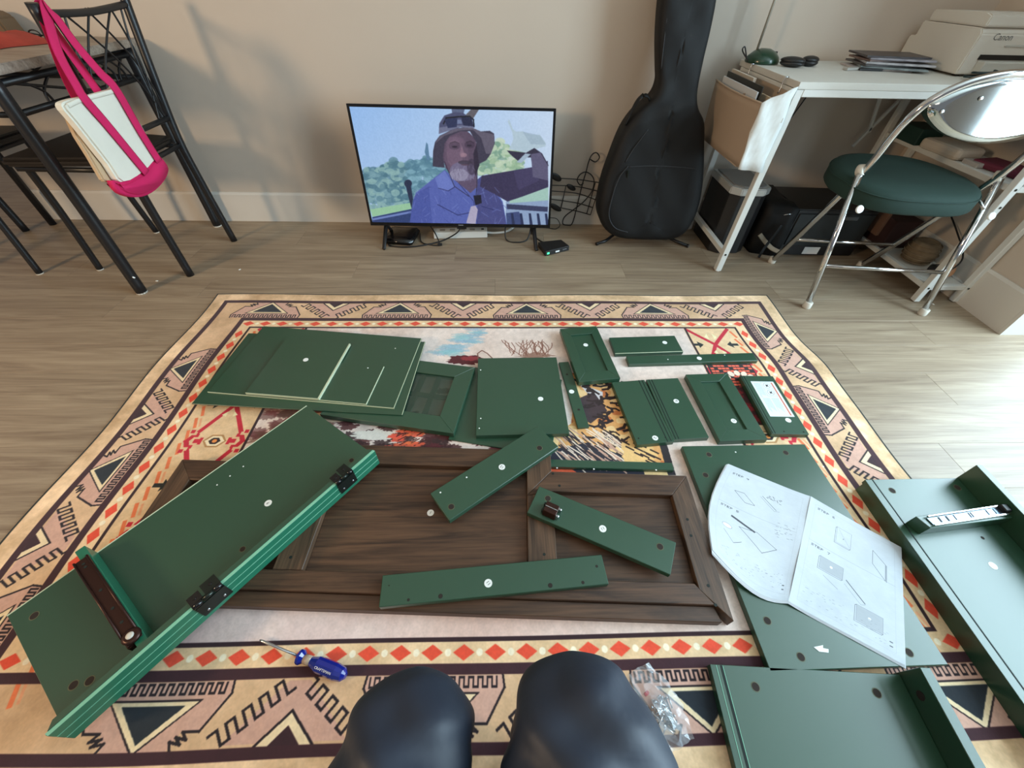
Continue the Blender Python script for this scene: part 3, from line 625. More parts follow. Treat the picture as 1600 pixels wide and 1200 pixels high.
# strips lying on the walnut top
zs0, zs1 = 0.0405, 0.0565
panel('diagonal green strip with two round holes, resting on the far rail of the walnut front', -0.011, 0.563, 0.089, 0.348, -53.2, zs0, zs1, holes=((0.102, 0.627, .0085), (-0.122, 0.458, .0085)), stk=((0.0, 0.568, '12', 2.5),), chip=((-.09, .538), (-.152, .496)), group='green strips on the walnut front')
o = panel('green strip carrying a brown hinge, on the right half of the walnut front', 0.229, 0.404, 0.337, 0.078, -25.6, zs0, zs1, holes=((0.113, 0.478, .0085), (0.358, 0.357, .0085)), stk=((0.235, 0.400, '11', 0.4),), group='green strips on the walnut front')
a = R(-25.6); hx, hy = 0.117, 0.443; rot = Matrix.Rotation(a-R(2), 4, 'Z')
hg = thing('brown_door_hinge', 'small brown metal cup hinge standing on the green strip', 'hinge', (hx, hy, zs1))
b = bm_new(); prism(b, [(-.017, -.013), (-.013, .006), (.013, .006), (.017, -.013)], -.016, .016, lambda x, y, z: tuple(Vector((hx, hy, zs1+.0135)) + rot @ Vector((z, x, y)))); bmesh.ops.bevel(b, geom=list(b.edges), offset=.001, segments=1, affect='EDGES'); obj('hinge_cover', b, BROWNM, hg)
for s in (-1, 1):
    b = bm_new(); box(b, tuple(Vector((hx, hy, zs1+.007)) + rot @ Vector((.019, s*.009, 0))), (.008, .006, .014), rot=rot, bev=.001); obj('hinge_arm', b, STEEL, hg)
    b = bm_new(); box(b, tuple(Vector((hx, hy, zs1+.006)) + rot @ Vector((-.018, s*.008, 0))), (.006, .008, .012), rot=rot, bev=.001); obj('hinge_arm', b, DARKMET, hg)
b = bm_new(); box(b, tuple(Vector((hx, hy, zs1+.0202)) + rot @ Vector((0, 0, 0))), (.030, .0018, .0012), rot=rot); obj('hinge_seam', b, STEEL, hg)
panel('long green strip lying along the near rail of the walnut front', -0.014, 0.291, 0.478, 0.062, 4.6, zs0, zs1, holes=((-0.192, .254, .003), (-0.127, .260, .0048), (.102, .278, .005), (.172, .283, .0035), (.207, .316, .003), (-.237, .282, .0015)), stk=((-0.029, 0.284, '11', -0.9),), group='green strips on the walnut front')

# ================================================================== LEFT ASSEMBLY
sa = R(-36.4); sx, sy = -0.668, 0.429
SF = lambda x, y, z: (*W2(sx, sy, sa, x, y), z)
S = thing('hinged_cabinet_side', 'big diagonal green cabinet side with ribbed rail, two black hinges and a brown drawer runner', 'cabinet assembly', (sx, sy, 0.0405))
b = bm_new(); prism(b, [(-.1335, -.339), (.1620, -.339), (.1620, .339), (-.1335, .339)], .0405, .0550, SF); bmesh.ops.bevel(b, geom=list(b.edges), offset=.0008, segments=1, affect='EDGES'); obj('side_board', b, GREEN, S)
b = bm_new(); prism(b, [(-.1347, -.339), (-.1322, -.339), (-.1322, .339), (-.1347, .339)], .0520, .0556, SF); obj('raw_edge', b, GREEN_EDGE, S)
b = bm_new(); prism(b, [(.1625, -.325), (.1735, -.335), (.1735, .333), (.1625, .326)], .0405, .1000, SF); obj('upright_board', b, GREEN, S)
for k in range(3):
    z0 = .0405+k*.0195
    b = bm_new(); prism(b, [(.1737, -.340), (.1800, -.338), (.1800, .336), (.1737, .333)], z0, z0+.0185, SF); bmesh.ops.bevel(b, geom=list(b.edges), offset=.0012, segments=1, affect='EDGES'); obj('edge_strip', b, GREEN_STRIP, S)
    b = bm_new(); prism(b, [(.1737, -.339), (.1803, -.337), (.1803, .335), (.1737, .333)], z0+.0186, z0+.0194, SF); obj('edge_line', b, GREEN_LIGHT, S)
# cross board with brown runner
b = bm_new(); prism(b, [(-.132, -.2035), (.1615, -.2035), (.1615, -.186), (-.132, -.186)], .0551, .0950, SF); bmesh.ops.bevel(b, geom=list(b.edges), offset=.001, segments=1, affect='EDGES'); obj('cross_board', b, GREEN_STRIP, S)
b = bm_new(); prism(b, [(-.102, -.2150), (.150, -.2150), (.150, -.2040), (-.102, -.2040)], .0552, .0960, SF); bmesh.ops.bevel(b, geom=list(b.edges), offset=.002, segments=2, affect='EDGES'); rn = obj('drawer_runner', b, BROWNM, S)
b = bm_new(); prism(b, [(-.100, -.2135), (.148, -.2135), (.148, -.1880), (-.100, -.1880)], .0962, .0985, SF); bmesh.ops.bevel(b, geom=list(b.edges), offset=.001, segments=1, affect='EDGES'); obj('runner_flange', b, BROWNM, rn)
for yy in (-.2125, -.1900):
    b = bm_new(); sweep(b, [SF(-.100, yy, .0992), SF(.126, yy, .0992)], .0022, 8); obj('runner_lip', b, BROWNM, rn)
b = bm_new(); p = SF(.136, -.200, 0); lathe(b, (p[0], p[1], .0985), [(.015, 0), (.015, .004), (.010, .006)], 20); obj('runner_wheel', b, BROWNM, rn)
b = bm_new(); lathe(b, (p[0], p[1], .1046), [(.0065, 0), (.0065, .0012), (.003, .002)], 16); obj('rivet', b, CAPW, rn)
for x in (-.085, -.075, 0.0, .055, .095):
    q = SF(x, -.201, 0); b = bm_new(); disc(b, q[0], q[1], .0986, .003, .0005, 10); obj('slot', b, GROOVE, rn)
# black butterfly hinges over the rail
for (y, s) in ((-.085, 1.0), (.240, .85)):
    b = bm_new(); prism(b, [(.1500, y-.001), (.1760, y-.001), (.1760, y+.028*s), (.1500, y+.028*s)], .1001, .1018, SF); obj('hinge_leaf', b, DARKMET, S)
    b = bm_new(); prism(b, [(.1805, y-.028*s), (.1830, y-.028*s), (.1830, y+.028*s), (.1805, y+.028*s)], .0560, .0930, SF); obj('hinge_leaf', b, DARKMET, S)
    b = bm_new(); prism(b, [(.1560, y-.028*s), (.1760, y-.028*s), (.1760, y-.006*s), (.1560, y-.006*s)], .1001, .1030, SF); obj('hinge_leaf', b, BLACKG, S)
    for (a0, a1) in ((-.028, -.010), (.012, .028)):
        b = bm_new(); sweep(b, [SF(.1795, y+a0*s, .0995), SF(.1795, y+a1*s, .0995)], .0050, 12); obj('hinge_knuckle', b, BLACKG, S)
    b = bm_new(); sweep(b, [SF(.1795, y-.009*s, .0995), SF(.1795, y+.011*s, .0995)], .0046, 12); obj('hinge_knuckle', b, DARKMET, S)
    for (x, yy) in ((.163, y+.014*s), (.166, y-.017*s)):
        q = SF(x, yy, 0); b = bm_new(); lathe(b, (q[0], q[1], .1018 if yy > y else .103), [(.0035, 0), (.003, .0010)], 10); obj('screw_head', b, BLACKG, S)
    for yy in (y-.016*s, y+.016*s):
        q = SF(.1830, yy, .068); b = bm_new(); lathe(b, q, [(.0035, 0), (.0025, .0015)], 10, Matrix.Rotation(sa, 4, 'Z') @ Matrix.Rotation(R(90), 4, 'Y')); obj('screw_head', b, STEEL, S)
for (x, y, r) in ((-0.924, 0.235, .0085), (-0.767, 0.122, .0085), (-0.743, 0.128, .0085), (-.395, .592, .007), (-.575, .362, .007)): hole(S, x, y, .0551, r)
sticker(S, -0.563, 0.472, .0550, '9', 2.3); chips(S, ((-.667, .575), (-.688, .547), (-.708, .522)), .0550, .0018)

# ================================================================== BOTTOM RIGHT AND RIGHT ASSEMBLIES
qa = R(-3.5)
Q = thing('lipped_cabinet_side', 'green cabinet side with upright right edge board, nearest the camera at bottom right', 'cabinet assembly', (0.59, -0.10, RZ))
QF = lambda x, y, z: (0.4065+math.cos(qa)*x-math.sin(qa)*y, 0.141+math.sin(qa)*x+math.cos(qa)*y, z)
b = bm_new(); prism(b, [(0, -.5), (.366, -.5), (.366, 0), (0, 0)], RZ, .0222, QF); bmesh.ops.bevel(b, geom=list(b.edges), offset=.0008, segments=1, affect='EDGES'); obj('side_board', b, GREEN, Q)
b = bm_new(); prism(b, [(.3665, -.5), (.386, -.5), (.386, 0.004), (.3665, 0.004)], RZ, .0760, QF); bmesh.ops.bevel(b, geom=list(b.edges), offset=.001, segments=1, affect='EDGES'); obj('upright_board', b, GREEN, Q)
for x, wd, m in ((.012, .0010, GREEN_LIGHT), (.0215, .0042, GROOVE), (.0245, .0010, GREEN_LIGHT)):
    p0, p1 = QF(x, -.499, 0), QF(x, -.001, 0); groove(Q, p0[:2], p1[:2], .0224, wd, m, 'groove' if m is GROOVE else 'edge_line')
for (x, y) in ((.481, .104), (.708, .091)): hole(Q, x, y, .0223, .0085)
b = bm_new(); lathe(b, QF(.3665, -.035, .045), [(.008, 0), (.008, .0008)], 16, Matrix.Rotation(qa, 4, 'Z') @ Matrix.Rotation(R(-90), 4, 'Y')); obj('dowel_hole', b, HOLE, Q)
ra = R(0)
RR = thing('drawer_carcass_side', 'green cabinet side with cross rail and silver drawer runner, at the far right edge', 'cabinet assembly', (1.08, 0.2, RZ))
RF = lambda x, y, z: (x, y, z)
b = bm_new(); prism(b, [(.947, .528), (1.200, .531), (1.200, -.12), (.947, -.12)], .0350, .0500, RF); bmesh.ops.bevel(b, geom=list(b.edges), offset=.0008, segments=1, affect='EDGES'); obj('side_board', b, GREEN, RR)
b = bm_new(); prism(b, [(.948, .524), (.963, .524), (.963, -.12), (.948, -.12)], RZ, .0348, RF); obj('skirt_board', b, GREEN, RR)
b = bm_new(); prism(b, [(1.2005, .534), (1.217, .534), (1.217, -.12), (1.2005, -.12)], RZ, .1080, RF); bmesh.ops.bevel(b, geom=list(b.edges), offset=.001, segments=1, affect='EDGES'); obj('upright_board', b, GREEN, RR)
b = bm_new(); prism(b, [(.970, .410), (1.200, .436), (1.200, .404), (.984, .382)], .0502, .0850, RF); bmesh.ops.bevel(b, geom=list(b.edges), offset=.001, segments=1, affect='EDGES'); obj('cross_board', b, GREEN, RR)
b = bm_new(); prism(b, [(.990, .404), (1.196, .431), (1.196, .411), (.994, .388)], .0852, .0880, RF); rn = obj('drawer_runner', b, ZINC, RR)
for (o0, o1) in ((.0015, .0045), (-.0195, -.0165)):
    b = bm_new(); prism(b, [(.992, .404+o0), (1.196, .430+o0), (1.196, .430+o1), (.992, .404+o1)], .0880, .0925, RF); obj('runner_edge', b, CHROME, rn)
for t_ in (.12, .22, .32, .52, .55, .76, .86):
    x, y = .994+.2*t_, .397+.026*t_; b = bm_new(); box(b, (x, y, .0884), (.0018 if t_ > .3 else .004, .012, .0006)); obj('slot', b, INK, rn)
b = bm_new(); box(b, (1.190, .424, .093), (.016, .018, .012), bev=.002); obj('end_stop', b, BLACKP, rn)
groove(RR, (.9665, .527), (.9665, -.119), .0502, .0028)
for (x, y) in ((.998, .496), (1.175, .503)): hole(RR, x, y, .0501, .0085)
sticker(RR, 1.10, .309, .0500, None)
hole(RR, 1.13, .372, .0501, .004)

# ================================================================== INSTRUCTION BOOKLET
def draw_page(left):
    cv = Canvas(560, 800, (190, 197, 204)); g = (134, 140, 148); k = (78, 82, 90)
    cv.a += (vnoise(800, 560, 120, 40+left)[..., None]-.5)*7 + (vnoise(800, 560, 30, 41+left)[..., None]-.5)*4
    cv.line([(40, 40), (520, 40), (520, 760), (40, 760), (40, 40)], 2, (176, 182, 190)); cv.line([(40, 330), (520, 330)], 2, (150, 156, 164))
    tiny_text(cv, 'STEP 4' if left else 'STEP 6', 56, 56, 3.2, k); tiny_text(cv, 'STEP 5' if left else 'STEP 7', 56, 346, 3.2, k)
    def iso(x, y, w_, h_, f=None):
        pts = [(x, y), (x+w_, y), (x+w_, y+h_), (x, y+h_)]
        if f: cv.poly(pts, f)
        cv.line(pts+[pts[0]], 2.4, g); cv.line([(x, y), (x-8, y+8), (x-8, y+h_+8), (x+w_-8, y+h_+8), (x+w_, y+h_)], 2.4, k)
    rs = np.random.RandomState(5+left)
    if left:
        cv.line([(110, 200), (190, 260), (250, 250), (170, 190), (110, 200)], 2.5, k); cv.line([(280, 150), (380, 220)], 3, k); cv.line([(270, 160), (370, 232), (400, 222)], 2.5, g)
        for i in range(16): x, y = 300+rs.rand()*100, 110+rs.rand()*50; cv.line([(x, y), (x+rs.rand()*14, y+rs.rand()*8)], 3, k)
        cv.poly([(130, 400), (280, 440), (276, 452), (126, 414)], (70, 74, 82)); cv.line([(180, 460), (330, 560), (420, 500), (290, 440), (180, 460)], 2.5, k)
        cv.ell(110, 500, 30, 18, g); cv.ell(110, 500, 27, 15, (219, 224, 230)); cv.line([(90, 540), (150, 600), (200, 560)], 2.5, k)
        for i in range(26): x, y = 390+rs.rand()*110, 300+rs.rand()*120; cv.line([(x, y), (x+4+rs.rand()*14, y)], 3, g)
    else:
        iso(190, 120, 86, 120); cv.line([(200, 130), (270, 230)], 1.5, g); cv.ell(232, 190, 3, 3, k)
        cv.line([(400, 150), (470, 210), (470, 330), (400, 250), (400, 150)], 2.5, k); cv.line([(476, 214), (476, 334)], 5, g)
        iso(120, 400, 130, 84, (168, 174, 180)); cv.ell(185, 440, 8, 8, (226, 230, 234)); iso(330, 590, 130, 100, (168, 174, 180)); cv.ell(395, 640, 8, 8, (226, 230, 234))
        cv.line([(270, 470), (370, 560)], 5, k); cv.line([(262, 500), (350, 580), (372, 566)], 2, g); cv.line([(150, 520), (230, 560)], 2.5, g)
    for i in range(50): x, y = 60+rs.rand()*420, 640+rs.rand()*100; cv.line([(x, y), (x+3+rs.rand()*10, y)], 2.6, g, .7)
    for y in (705, 730): cv.poly([(490, y), (506, y), (506, y+6), (490, y+6)], k)
    return img_mat('booklet_page_left' if left else 'booklet_page_right', cv.image('page_left' if left else 'page_right'), 0.75, bump=0.25)
BK = thing('instruction_booklet', 'open white assembly instruction booklet with line drawings, lying on the large green side panel', 'booklet', (0.70, 0.37, .0225))
def page(name, P, m, zf, th=0.0007, nu=16, nv=14, dz=0.0):
    """P = far-left, far-right, near-right, near-left (x,y); zf(s,t) height"""
    b = bm_new(); uv = b.loops.layers.uv.new('UVMap'); G = []; co = {}
    for j in range(nv+1):
        r = []
        for i in range(nu+1):
            s, t = i/nu, j/nv; bx, by = zf(s, t)[1:] if isinstance(zf(s, t), tuple) else (0, 0)
            z = zf(s, t)[0] if isinstance(zf(s, t), tuple) else zf(s, t)
            A = Vector(P[0]).lerp(Vector(P[1]), s); B = Vector(P[3]).lerp(Vector(P[2]), s); q = A.lerp(B, t)
            v = b.verts.new((q.x+bx, q.y+by, z+dz)); r.append(v); co[v] = (s, 1-t)
        G.append(r)
    for j in range(nv):
        for i in range(nu):
            f = b.faces.new((G[j+1][i], G[j+1][i+1], G[j][i+1], G[j][i])); f.smooth = True
            for l in f.loops: l[uv].uv = co[l.vert]
    return obj(name, b, m, BK)
def zr(s, t): return .0250+.004*math.exp(-s*6)+.0012*math.sin(s*7+t*3)*(1-s)
def zl(s, t):
    k = 1-s; return (.0250+.004*math.exp(-k*6)+.022*k*k*(0.3+.7*t)+.001*math.sin(t*9+s*4), -.026*math.sin(math.pi*t)*k**1.5, -.028*math.sin(math.pi*s)*t**2)
spT, spB = (0.796, 0.493), (0.614, 0.249)
mR, mL = draw_page(0), draw_page(1)
page('right_page', (spT, (0.945, 0.362), (0.791, 0.132), spB), mR, zr)
page('left_page', ((0.617, 0.590), spT, spB, (0.480, 0.352)), mL, zl)
for i in range(3):
    d = .0022*(i+1)
    page('under_page', ((0.615-d*.8, 0.590-d*.3), spT, (spB[0]-d*.3, spB[1]-d*.7), (0.478-d*.3, 0.350-d*1.0)), PAPER, zl, dz=-.0006*(i+1), nu=10, nv=8)
    page('under_page', (spT, (0.945+d*.1, 0.362-d*.3), (0.791-d*.2, 0.132-d*.7), (spB[0]-d*.3, spB[1]-d*.7)), PAPER, zr, dz=-.0006*(i+1), nu=10, nv=8)

# ================================================================== SCREWDRIVER AND SCREW BAG
sd0, sd1 = Vector((-0.487, 0.196, .0135)), Vector((-0.296, 0.133, .0175)); dr = (sd1-sd0).normalized(); Ls = (sd1-sd0).length
SD = thing('screwdriver', 'screwdriver with translucent blue handle, lying on the rug diamond border', 'screwdriver', sd0)
qr = dr.to_track_quat('Z', 'Y').to_matrix().to_4x4()
b = bm_new(); lathe(b, sd0, [(.0012, 0), (.0024, .006), (.0024, Ls*.5)], 12, qr); obj('shaft', b, STEEL, SD)
BLUEH = mat('blue_translucent_handle', (16, 34, 130), 0.15, coat=0.5)
b = bm_new(); h0 = Ls*.46; lathe(b, sd0, [(.006, h0), (.0135, h0+.002), (.0135, h0+.007), (.0085, h0+.013), (.0085, h0+.030), (.0140, h0+.045), (.0145, h0+.085), (.012, h0+.100), (.006, h0+.106)], 12, qr)
for f in b.faces: f.smooth = False
obj('handle', b, BLUEH, SD)
b = bm_new(); lathe(b, sd0, [(.0087, h0+.014), (.0089, h0+.029)], 12, qr); obj('clear_collar', b, mat('amber_clear_collar', (170, 150, 130), .2), SD)
pm = sd0+dr*(h0+.065)+Vector((0, 0, .0144)); text('printed_name', 'CRAFTSMAN', .0062, STICK, SD, Matrix.Translation(pm+Vector((-.003, -.006, -.0012))) @ Matrix.Rotation(math.atan2(dr.y, dr.x), 4, 'Z') @ Matrix.Rotation(R(22), 4, 'X'))
FILM = mat('clear_plastic_film', (225, 230, 235), 0.06, alpha=0.30, spec=1.0)
BG = thing('hardware_bag', 'crinkled clear plastic bag of screws on the rug beside the right knee', 'bag', (0.285, 0.08, RZ))
b = bm_new(); N = 14; g = []
rs = np.random.RandomState(3)
for j in range(N+1):
    r = []
    for i in range(9):
        s, t = i/8-.5, j/N; cx = .262+.052*t; cy = .135-.115*t; wd = .05+.03*math.sin(3.1*t)
        z = .006+.020*math.sin(3.14*t)*(1-4*s*s)+rs.rand()*.012
        r.append(b.verts.new((cx+s*wd+rs.rand()*.004, cy+s*wd*.45+rs.rand()*.004, z)))
    g.append(r)
for j in range(N):
    for i in range(8): b.faces.new((g[j][i], g[j][i+1], g[j+1][i+1], g[j+1][i]))
obj('clear_film', b, FILM, BG)
for k in range(26):
    x, y = .280+rs.rand()*.035+0.0, .045+rs.rand()*.045; a = rs.rand()*3.1; b = bm_new()
    d = Vector((math.cos(a), math.sin(a), 0))*.011; c = Vector((x, y, .009+rs.rand()*.008)); sweep(b, [c-d, c+d*.7], .0016, 6); lathe(b, c+d*.7, [(.0034, 0), (.0034, .0015)], 8, d.to_track_quat('Z', 'Y').to_matrix().to_4x4())
    obj('screw', b, [STEEL, CHROME, DARKMET][k % 3], BG)
b = bm_new(); box(b, (.272, .098, .016), (.010, .006, .005), .6, .001); obj('red_plug', b, mat('red_plastic', (190, 40, 60), .4), BG)

# ================================================================== THE SITTER'S LEGS
PR = thing('person', 'person seated facing the panels in dark navy trousers, only both knees in view', 'person', (0.02, -0.30, 0))
def limb(pts, rad, n=56, k=14):
    q = smooth_pts([tuple(p)+(r,) if False else p for p in pts], k); rr = [Vector((r[0], r[1], 0)) for r in rad]; rq = smooth_pts(rr, k)
    b = bm_new(); sweep(b, q, [(v.x, v.y) for v in rq], n, flat=(1, 0, 0)); return b
for (sx_, kx, ky, kz, s) in ((-1, -0.096, 0.027, .412, .98), (1, 0.082, 0.038, .422, 1.13)):
    hipx = 0.02+sx_*.10
    path = [(hipx, -.42, .40), (hipx*.55+kx*.45, -.25, .415), (kx, -.10, kz+.012), (kx, ky-.03, kz+.012), (kx*1.0, ky+.004, kz-.03), (kx, ky-.012, kz-.11), (kx*1.05, -.03, .24), (kx*1.1, -.045, .11)]
    rad = [(.098, .085), (.092, .08), (.080*s, .066), (.069*s, .060), (.062*s, .058), (.060*s, .060), (.058, .062), (.055, .058)]
    b = limb(path, rad)
    # cloth creases
    for v in b.verts:
        c = v.co; f = .0045*math.sin(c.x*75+c.y*48+c.z*32+2*math.sin(c.y*30))*max(0, min(1, (c.y+.3)/.3)) + .002*math.sin(c.y*120-c.x*60)
        n = (c-Vector((kx, c.y, kz))); n.normalize(); c += n*f
    for v in b.verts:
        q_ = v.co; n = Vector((q_.x-kx, 0, q_.z-kz)); n.normalize() if n.length > 1e-6 else None
        d = mnoise.noise(Vector((q_.x*20, q_.y*9+sx_*5, q_.z*20))); d2 = mnoise.noise(Vector((q_.x*8+q_.y*34, q_.y*12, q_.z*14+7)))
        v.co += n*(.0038*(.35-abs(d))+.0024*(.3-abs(d2)))
    tr = obj('trouser_leg', b, TROUSER, PR, smooth=True)
    sub = tr.modifiers.new('sub', 'SUBSURF'); sub.levels = 1; sub.render_levels = 1
    b = bm_new(); sweep(b, smooth_pts([(kx*1.1, -.045, .16), (kx*1.1, -.047, .09), (kx*1.12, -.03, .05)], 5), [(.034, .036)]*11, 16, flat=(1, 0, 0)); obj('ankle', b, SKIN, PR, smooth=True)
    b = bm_new(); sweep(b, smooth_pts([(kx*1.12, -.095, .040), (kx*1.12, -.06, .042), (kx*1.14, -.01, .038), (kx*1.15, .03, .026), (kx*1.15, .062, .019)], 5), [(v.x, v.y) for v in smooth_pts([(.022, .030, 0), (.034, .034, 0), (.040, .030, 0), (.044, .020, 0), (.030, .012, 0)], 5)], 16, flat=(1, 0, 0)); obj('sock', b, mat('tan_sock', (176, 140, 110), .9), PR, smooth=True)
b = bm_new(); sweep(b, smooth_pts([(-.12, -.42, .40), (-.05, -.43, .41), (.02, -.43, .415), (.09, -.43, .41), (.16, -.42, .40)], 4), [(.10, .095)]*17, 20, flat=(0, 1, 0)); obj('trouser_seat', b, TROUSER, PR, smooth=True)
ST = thing('low_stool', 'low dark upholstered seat beneath the sitter, outside the picture', 'stool', (.02, -.45, 0))
b = bm_new(); box(b, (.02, -.47, .255), (.46, .36, .09), bev=.02, seg=3); obj('seat', b, NYLON, ST)
for sx_ in (-1, 1):
    for sy_ in (-1, 1): b = bm_new(); sweep(b, [(.02+sx_*.19, -.47+sy_*.14, 0), (.02+sx_*.19, -.47+sy_*.14, .211)], .016, 10); obj('leg', b, BLACKM, ST)

# ================================================================== TELEVISION
TVb, TVt = Vector((-0.197, 1.892, .088)), Vector((-0.205, 1.972, .560))
up = (TVt-TVb).normalized(); rt = Vector((1, 0.0, -.006)).normalized(); nrm = rt.cross(up).normalized()   # faces the camera (-Y)
if nrm.y > 0: nrm = -nrm
hh = (TVt-TVb).length; hw = .4305
TVF = lambda x, y, d: tuple(TVb + rt*x + up*y + nrm*d)
TV = thing('television', 'flat television on the floor against the wall, showing a man in a brimmed hat', 'television', (-.2, 1.93, 0))
fr = lambda x, y, z: TVF(x, y, z)
b = bm_new(); prism(b, [(-hw, 0), (hw, 0), (hw, hh), (-hw, hh)], -.022, 0, fr); bmesh.ops.bevel(b, geom=list(b.edges), offset=.002, segments=1, affect='EDGES'); obj('housing', b, BLACKP, TV)
b = bm_new(); prism(b, [(-.26, .02), (.26, .02), (.22, .30), (-.22, .30)], -.05, -.0225, fr); obj('rear_bulge', b, BLACKP, TV)
bz = .0105
for pts in ([(-hw, hh-bz), (hw, hh-bz), (hw, hh), (-hw, hh)], [(-hw, 0), (hw, 0), (hw, .015), (-hw, .015)], [(-hw, .015), (-hw+bz, .015), (-hw+bz, hh-bz), (-hw, hh-bz)], [(hw-bz, .015), (hw, .015), (hw, hh-bz), (hw-bz, hh-bz)]):
    b = bm_new(); prism(b, pts, .0001, .003, fr); obj('bezel', b, BLACKG, TV)
b = bm_new(); prism(b, [(-.02, -.012), (.025, -.012), (.025, 0), (-.02, 0)], -.018, -.002, fr); obj('sensor_box', b, BLACKG, TV)
b = bm_new(); prism(b, [(-.012, .006), (.012, .006), (.012, .0095), (-.012, .0095)], .0031, .0034, fr); obj('badge', b, mat('grey_badge', (120, 124, 130), .4), TV)
# screen picture
sc_w, sc_h = 960, 540; cv = Canvas(sc_w, sc_h, (168, 200, 236))
src = np.array([(97, 112), (1386, 137), (1338, 828), (246, 822)], float); dst = np.array([(0, 0), (sc_w, 0), (sc_w, sc_h), (0, sc_h)], float)
A_ = []; B_ = []
for (x, y), (u, v) in zip(src, dst): A_ += [[x, y, 1, 0, 0, 0, -u*x, -u*y], [0, 0, 0, x, y, 1, -v*x, -v*y]]; B_ += [u, v]
hm = np.linalg.solve(np.array(A_), np.array(B_))
def hp(p): x, y = p; d = hm[6]*x+hm[7]*y+1; return ((hm[0]*x+hm[1]*y+hm[2])/d, (hm[3]*x+hm[4]*y+hm[5])/d)
P = lambda pts, col, a=1.0: cv.poly([hp(q) for q in pts], col, a)
def E(cx, cy, rx, ry, col, a=1.0, rot=0): 
    c, s = math.cos(rot), math.sin(rot); P([(cx+rx*math.cos(t)*c-ry*math.sin(t)*s, cy+rx*math.cos(t)*s+ry*math.sin(t)*c) for t in np.linspace(0, 6.2832, 26)[:-1]], col, a)
def Ln(pts, w_, col, a=1.0): cv.line([hp(q) for q in pts], w_, col, a)
gy, gx = np.mgrid[0:sc_h, 0:sc_w]; gr = np.clip(gx/sc_w, 0, 1)[..., None]; cv.a[:] = np.array([146, 186, 236.])*(1-gr)+np.array([196, 216, 240.])*gr
gv = np.clip(gy/sc_h*1.6, 0, 1)[..., None]; cv.a[:] = cv.a*(1-gv*.4)+np.array([196, 214, 236.])*gv*.4
rs = np.random.RandomState(8)
def trees(x0, x1, y0, y1, cols, n, sz):
    for i in range(n):
        x = x0+rs.rand()*(x1-x0); y = y0(x)+rs.rand()**1.3*(y1-y0(x)); c = cols[rs.randint(len(cols))]; E(x, y, sz*(.5+rs.rand()), sz*(.4+.6*rs.rand()), c, .75)
trees(200, 500, lambda x: 500-max(0, 90-abs(x-385))*.7, 740, [(92, 134, 150), (120, 160, 172), (74, 116, 134), (140, 178, 178)], 420, 24)
trees(470, 720, lambda x: 450-max(0, 60-abs(x-600))*.6, 620, [(96, 140, 158), (128, 172, 190), (80, 124, 146)], 260, 22)
P([(575, 390), (585, 330), (596, 345), (606, 440), (590, 440)], (90, 128, 160))
trees(920, 1180, lambda x: 380-max(0, 70-abs(x-1050))*.9, 520, [(150, 182, 150), (178, 204, 176), (120, 158, 140), (196, 214, 190)], 260, 22)
P([(232, 745), (500, 700), (500, 740), (245, 790)], (150, 196, 160)); P([(244, 792), (500, 738), (500, 830), (246, 822)], (44, 62, 112)); P([(246, 800), (490, 752), (490, 765), (248, 812)], (110, 130, 190))
P([(1080, 690), (1345, 620), (1338, 828), (1075, 828)], (140, 162, 196)); P([(1085, 705), (1340, 720), (1338, 750), (1085, 735)], (52, 58, 92))
P([(1120, 640), (1345, 600), (1345, 680), (1100, 700)], (160, 196, 186)); P([(1080, 760), (1160, 750), (1190, 828), (1085, 828)], (60, 74, 120))
for x in (1110, 1165, 1220, 1270, 1320): P([(x, 760), (x+14, 760), (x+24, 828), (x+6, 828)], (34, 44, 80))
E(470, 585, 24, 24, (34, 44, 72)); P([(455, 600), (488, 600), (500, 680), (492, 740), (478, 690)], (34, 44, 72))
P([(745, 122), (830, 122), (822, 150), (750, 150)], (90, 100, 130)); P([(835, 160), (870, 125), (920, 125), (880, 185)], (96, 92, 100))
P([(480, 822), (500, 690), (520, 640), (640, 545), (700, 500), (780, 570), (860, 600), (920, 560), (1000, 600), (1060, 690), (1085, 830)], (84, 98, 172))
P([(480, 822), (500, 690), (530, 640), (600, 600), (620, 828)], (72, 86, 160)); P([(900, 560), (940, 530), (1000, 620), (1060, 700), (1080, 828), (900, 828)], (70, 74, 130))
P([(930, 535), (1130, 500), (1245, 480), (1345, 440), (1345, 600), (1180, 660), (1090, 690), (1000, 640), (920, 600)], (56, 50, 82))
P([(1130, 505), (1250, 480), (1290, 560), (1160, 620)], (72, 66, 104), .6)
for i in range(70):
    x, y = 500+rs.rand()*560, 600+rs.rand()*220; Ln([(x, y), (x+rs.randn()*26, y+14+rs.rand()*36)], 3, [(126, 142, 208), (58, 68, 132)][i % 2], .5)
P([(640, 550), (700, 505), (760, 600), (720, 625), (660, 615)], (104, 120, 192)); Ln([(660, 612), (722, 628), (760, 606)], 3, (40, 44, 90)); Ln([(655, 712), (780, 775), (850, 760)], 4, (44, 50, 104)); Ln([(930, 720), (1000, 740)], 4, (44, 50, 104)); Ln([(770, 560), (880, 690), (900, 828)], 4, (50, 56, 112))
P([(700, 480), (760, 560), (860, 640), (905, 600), (905, 470)], (92, 78, 104))     # neck
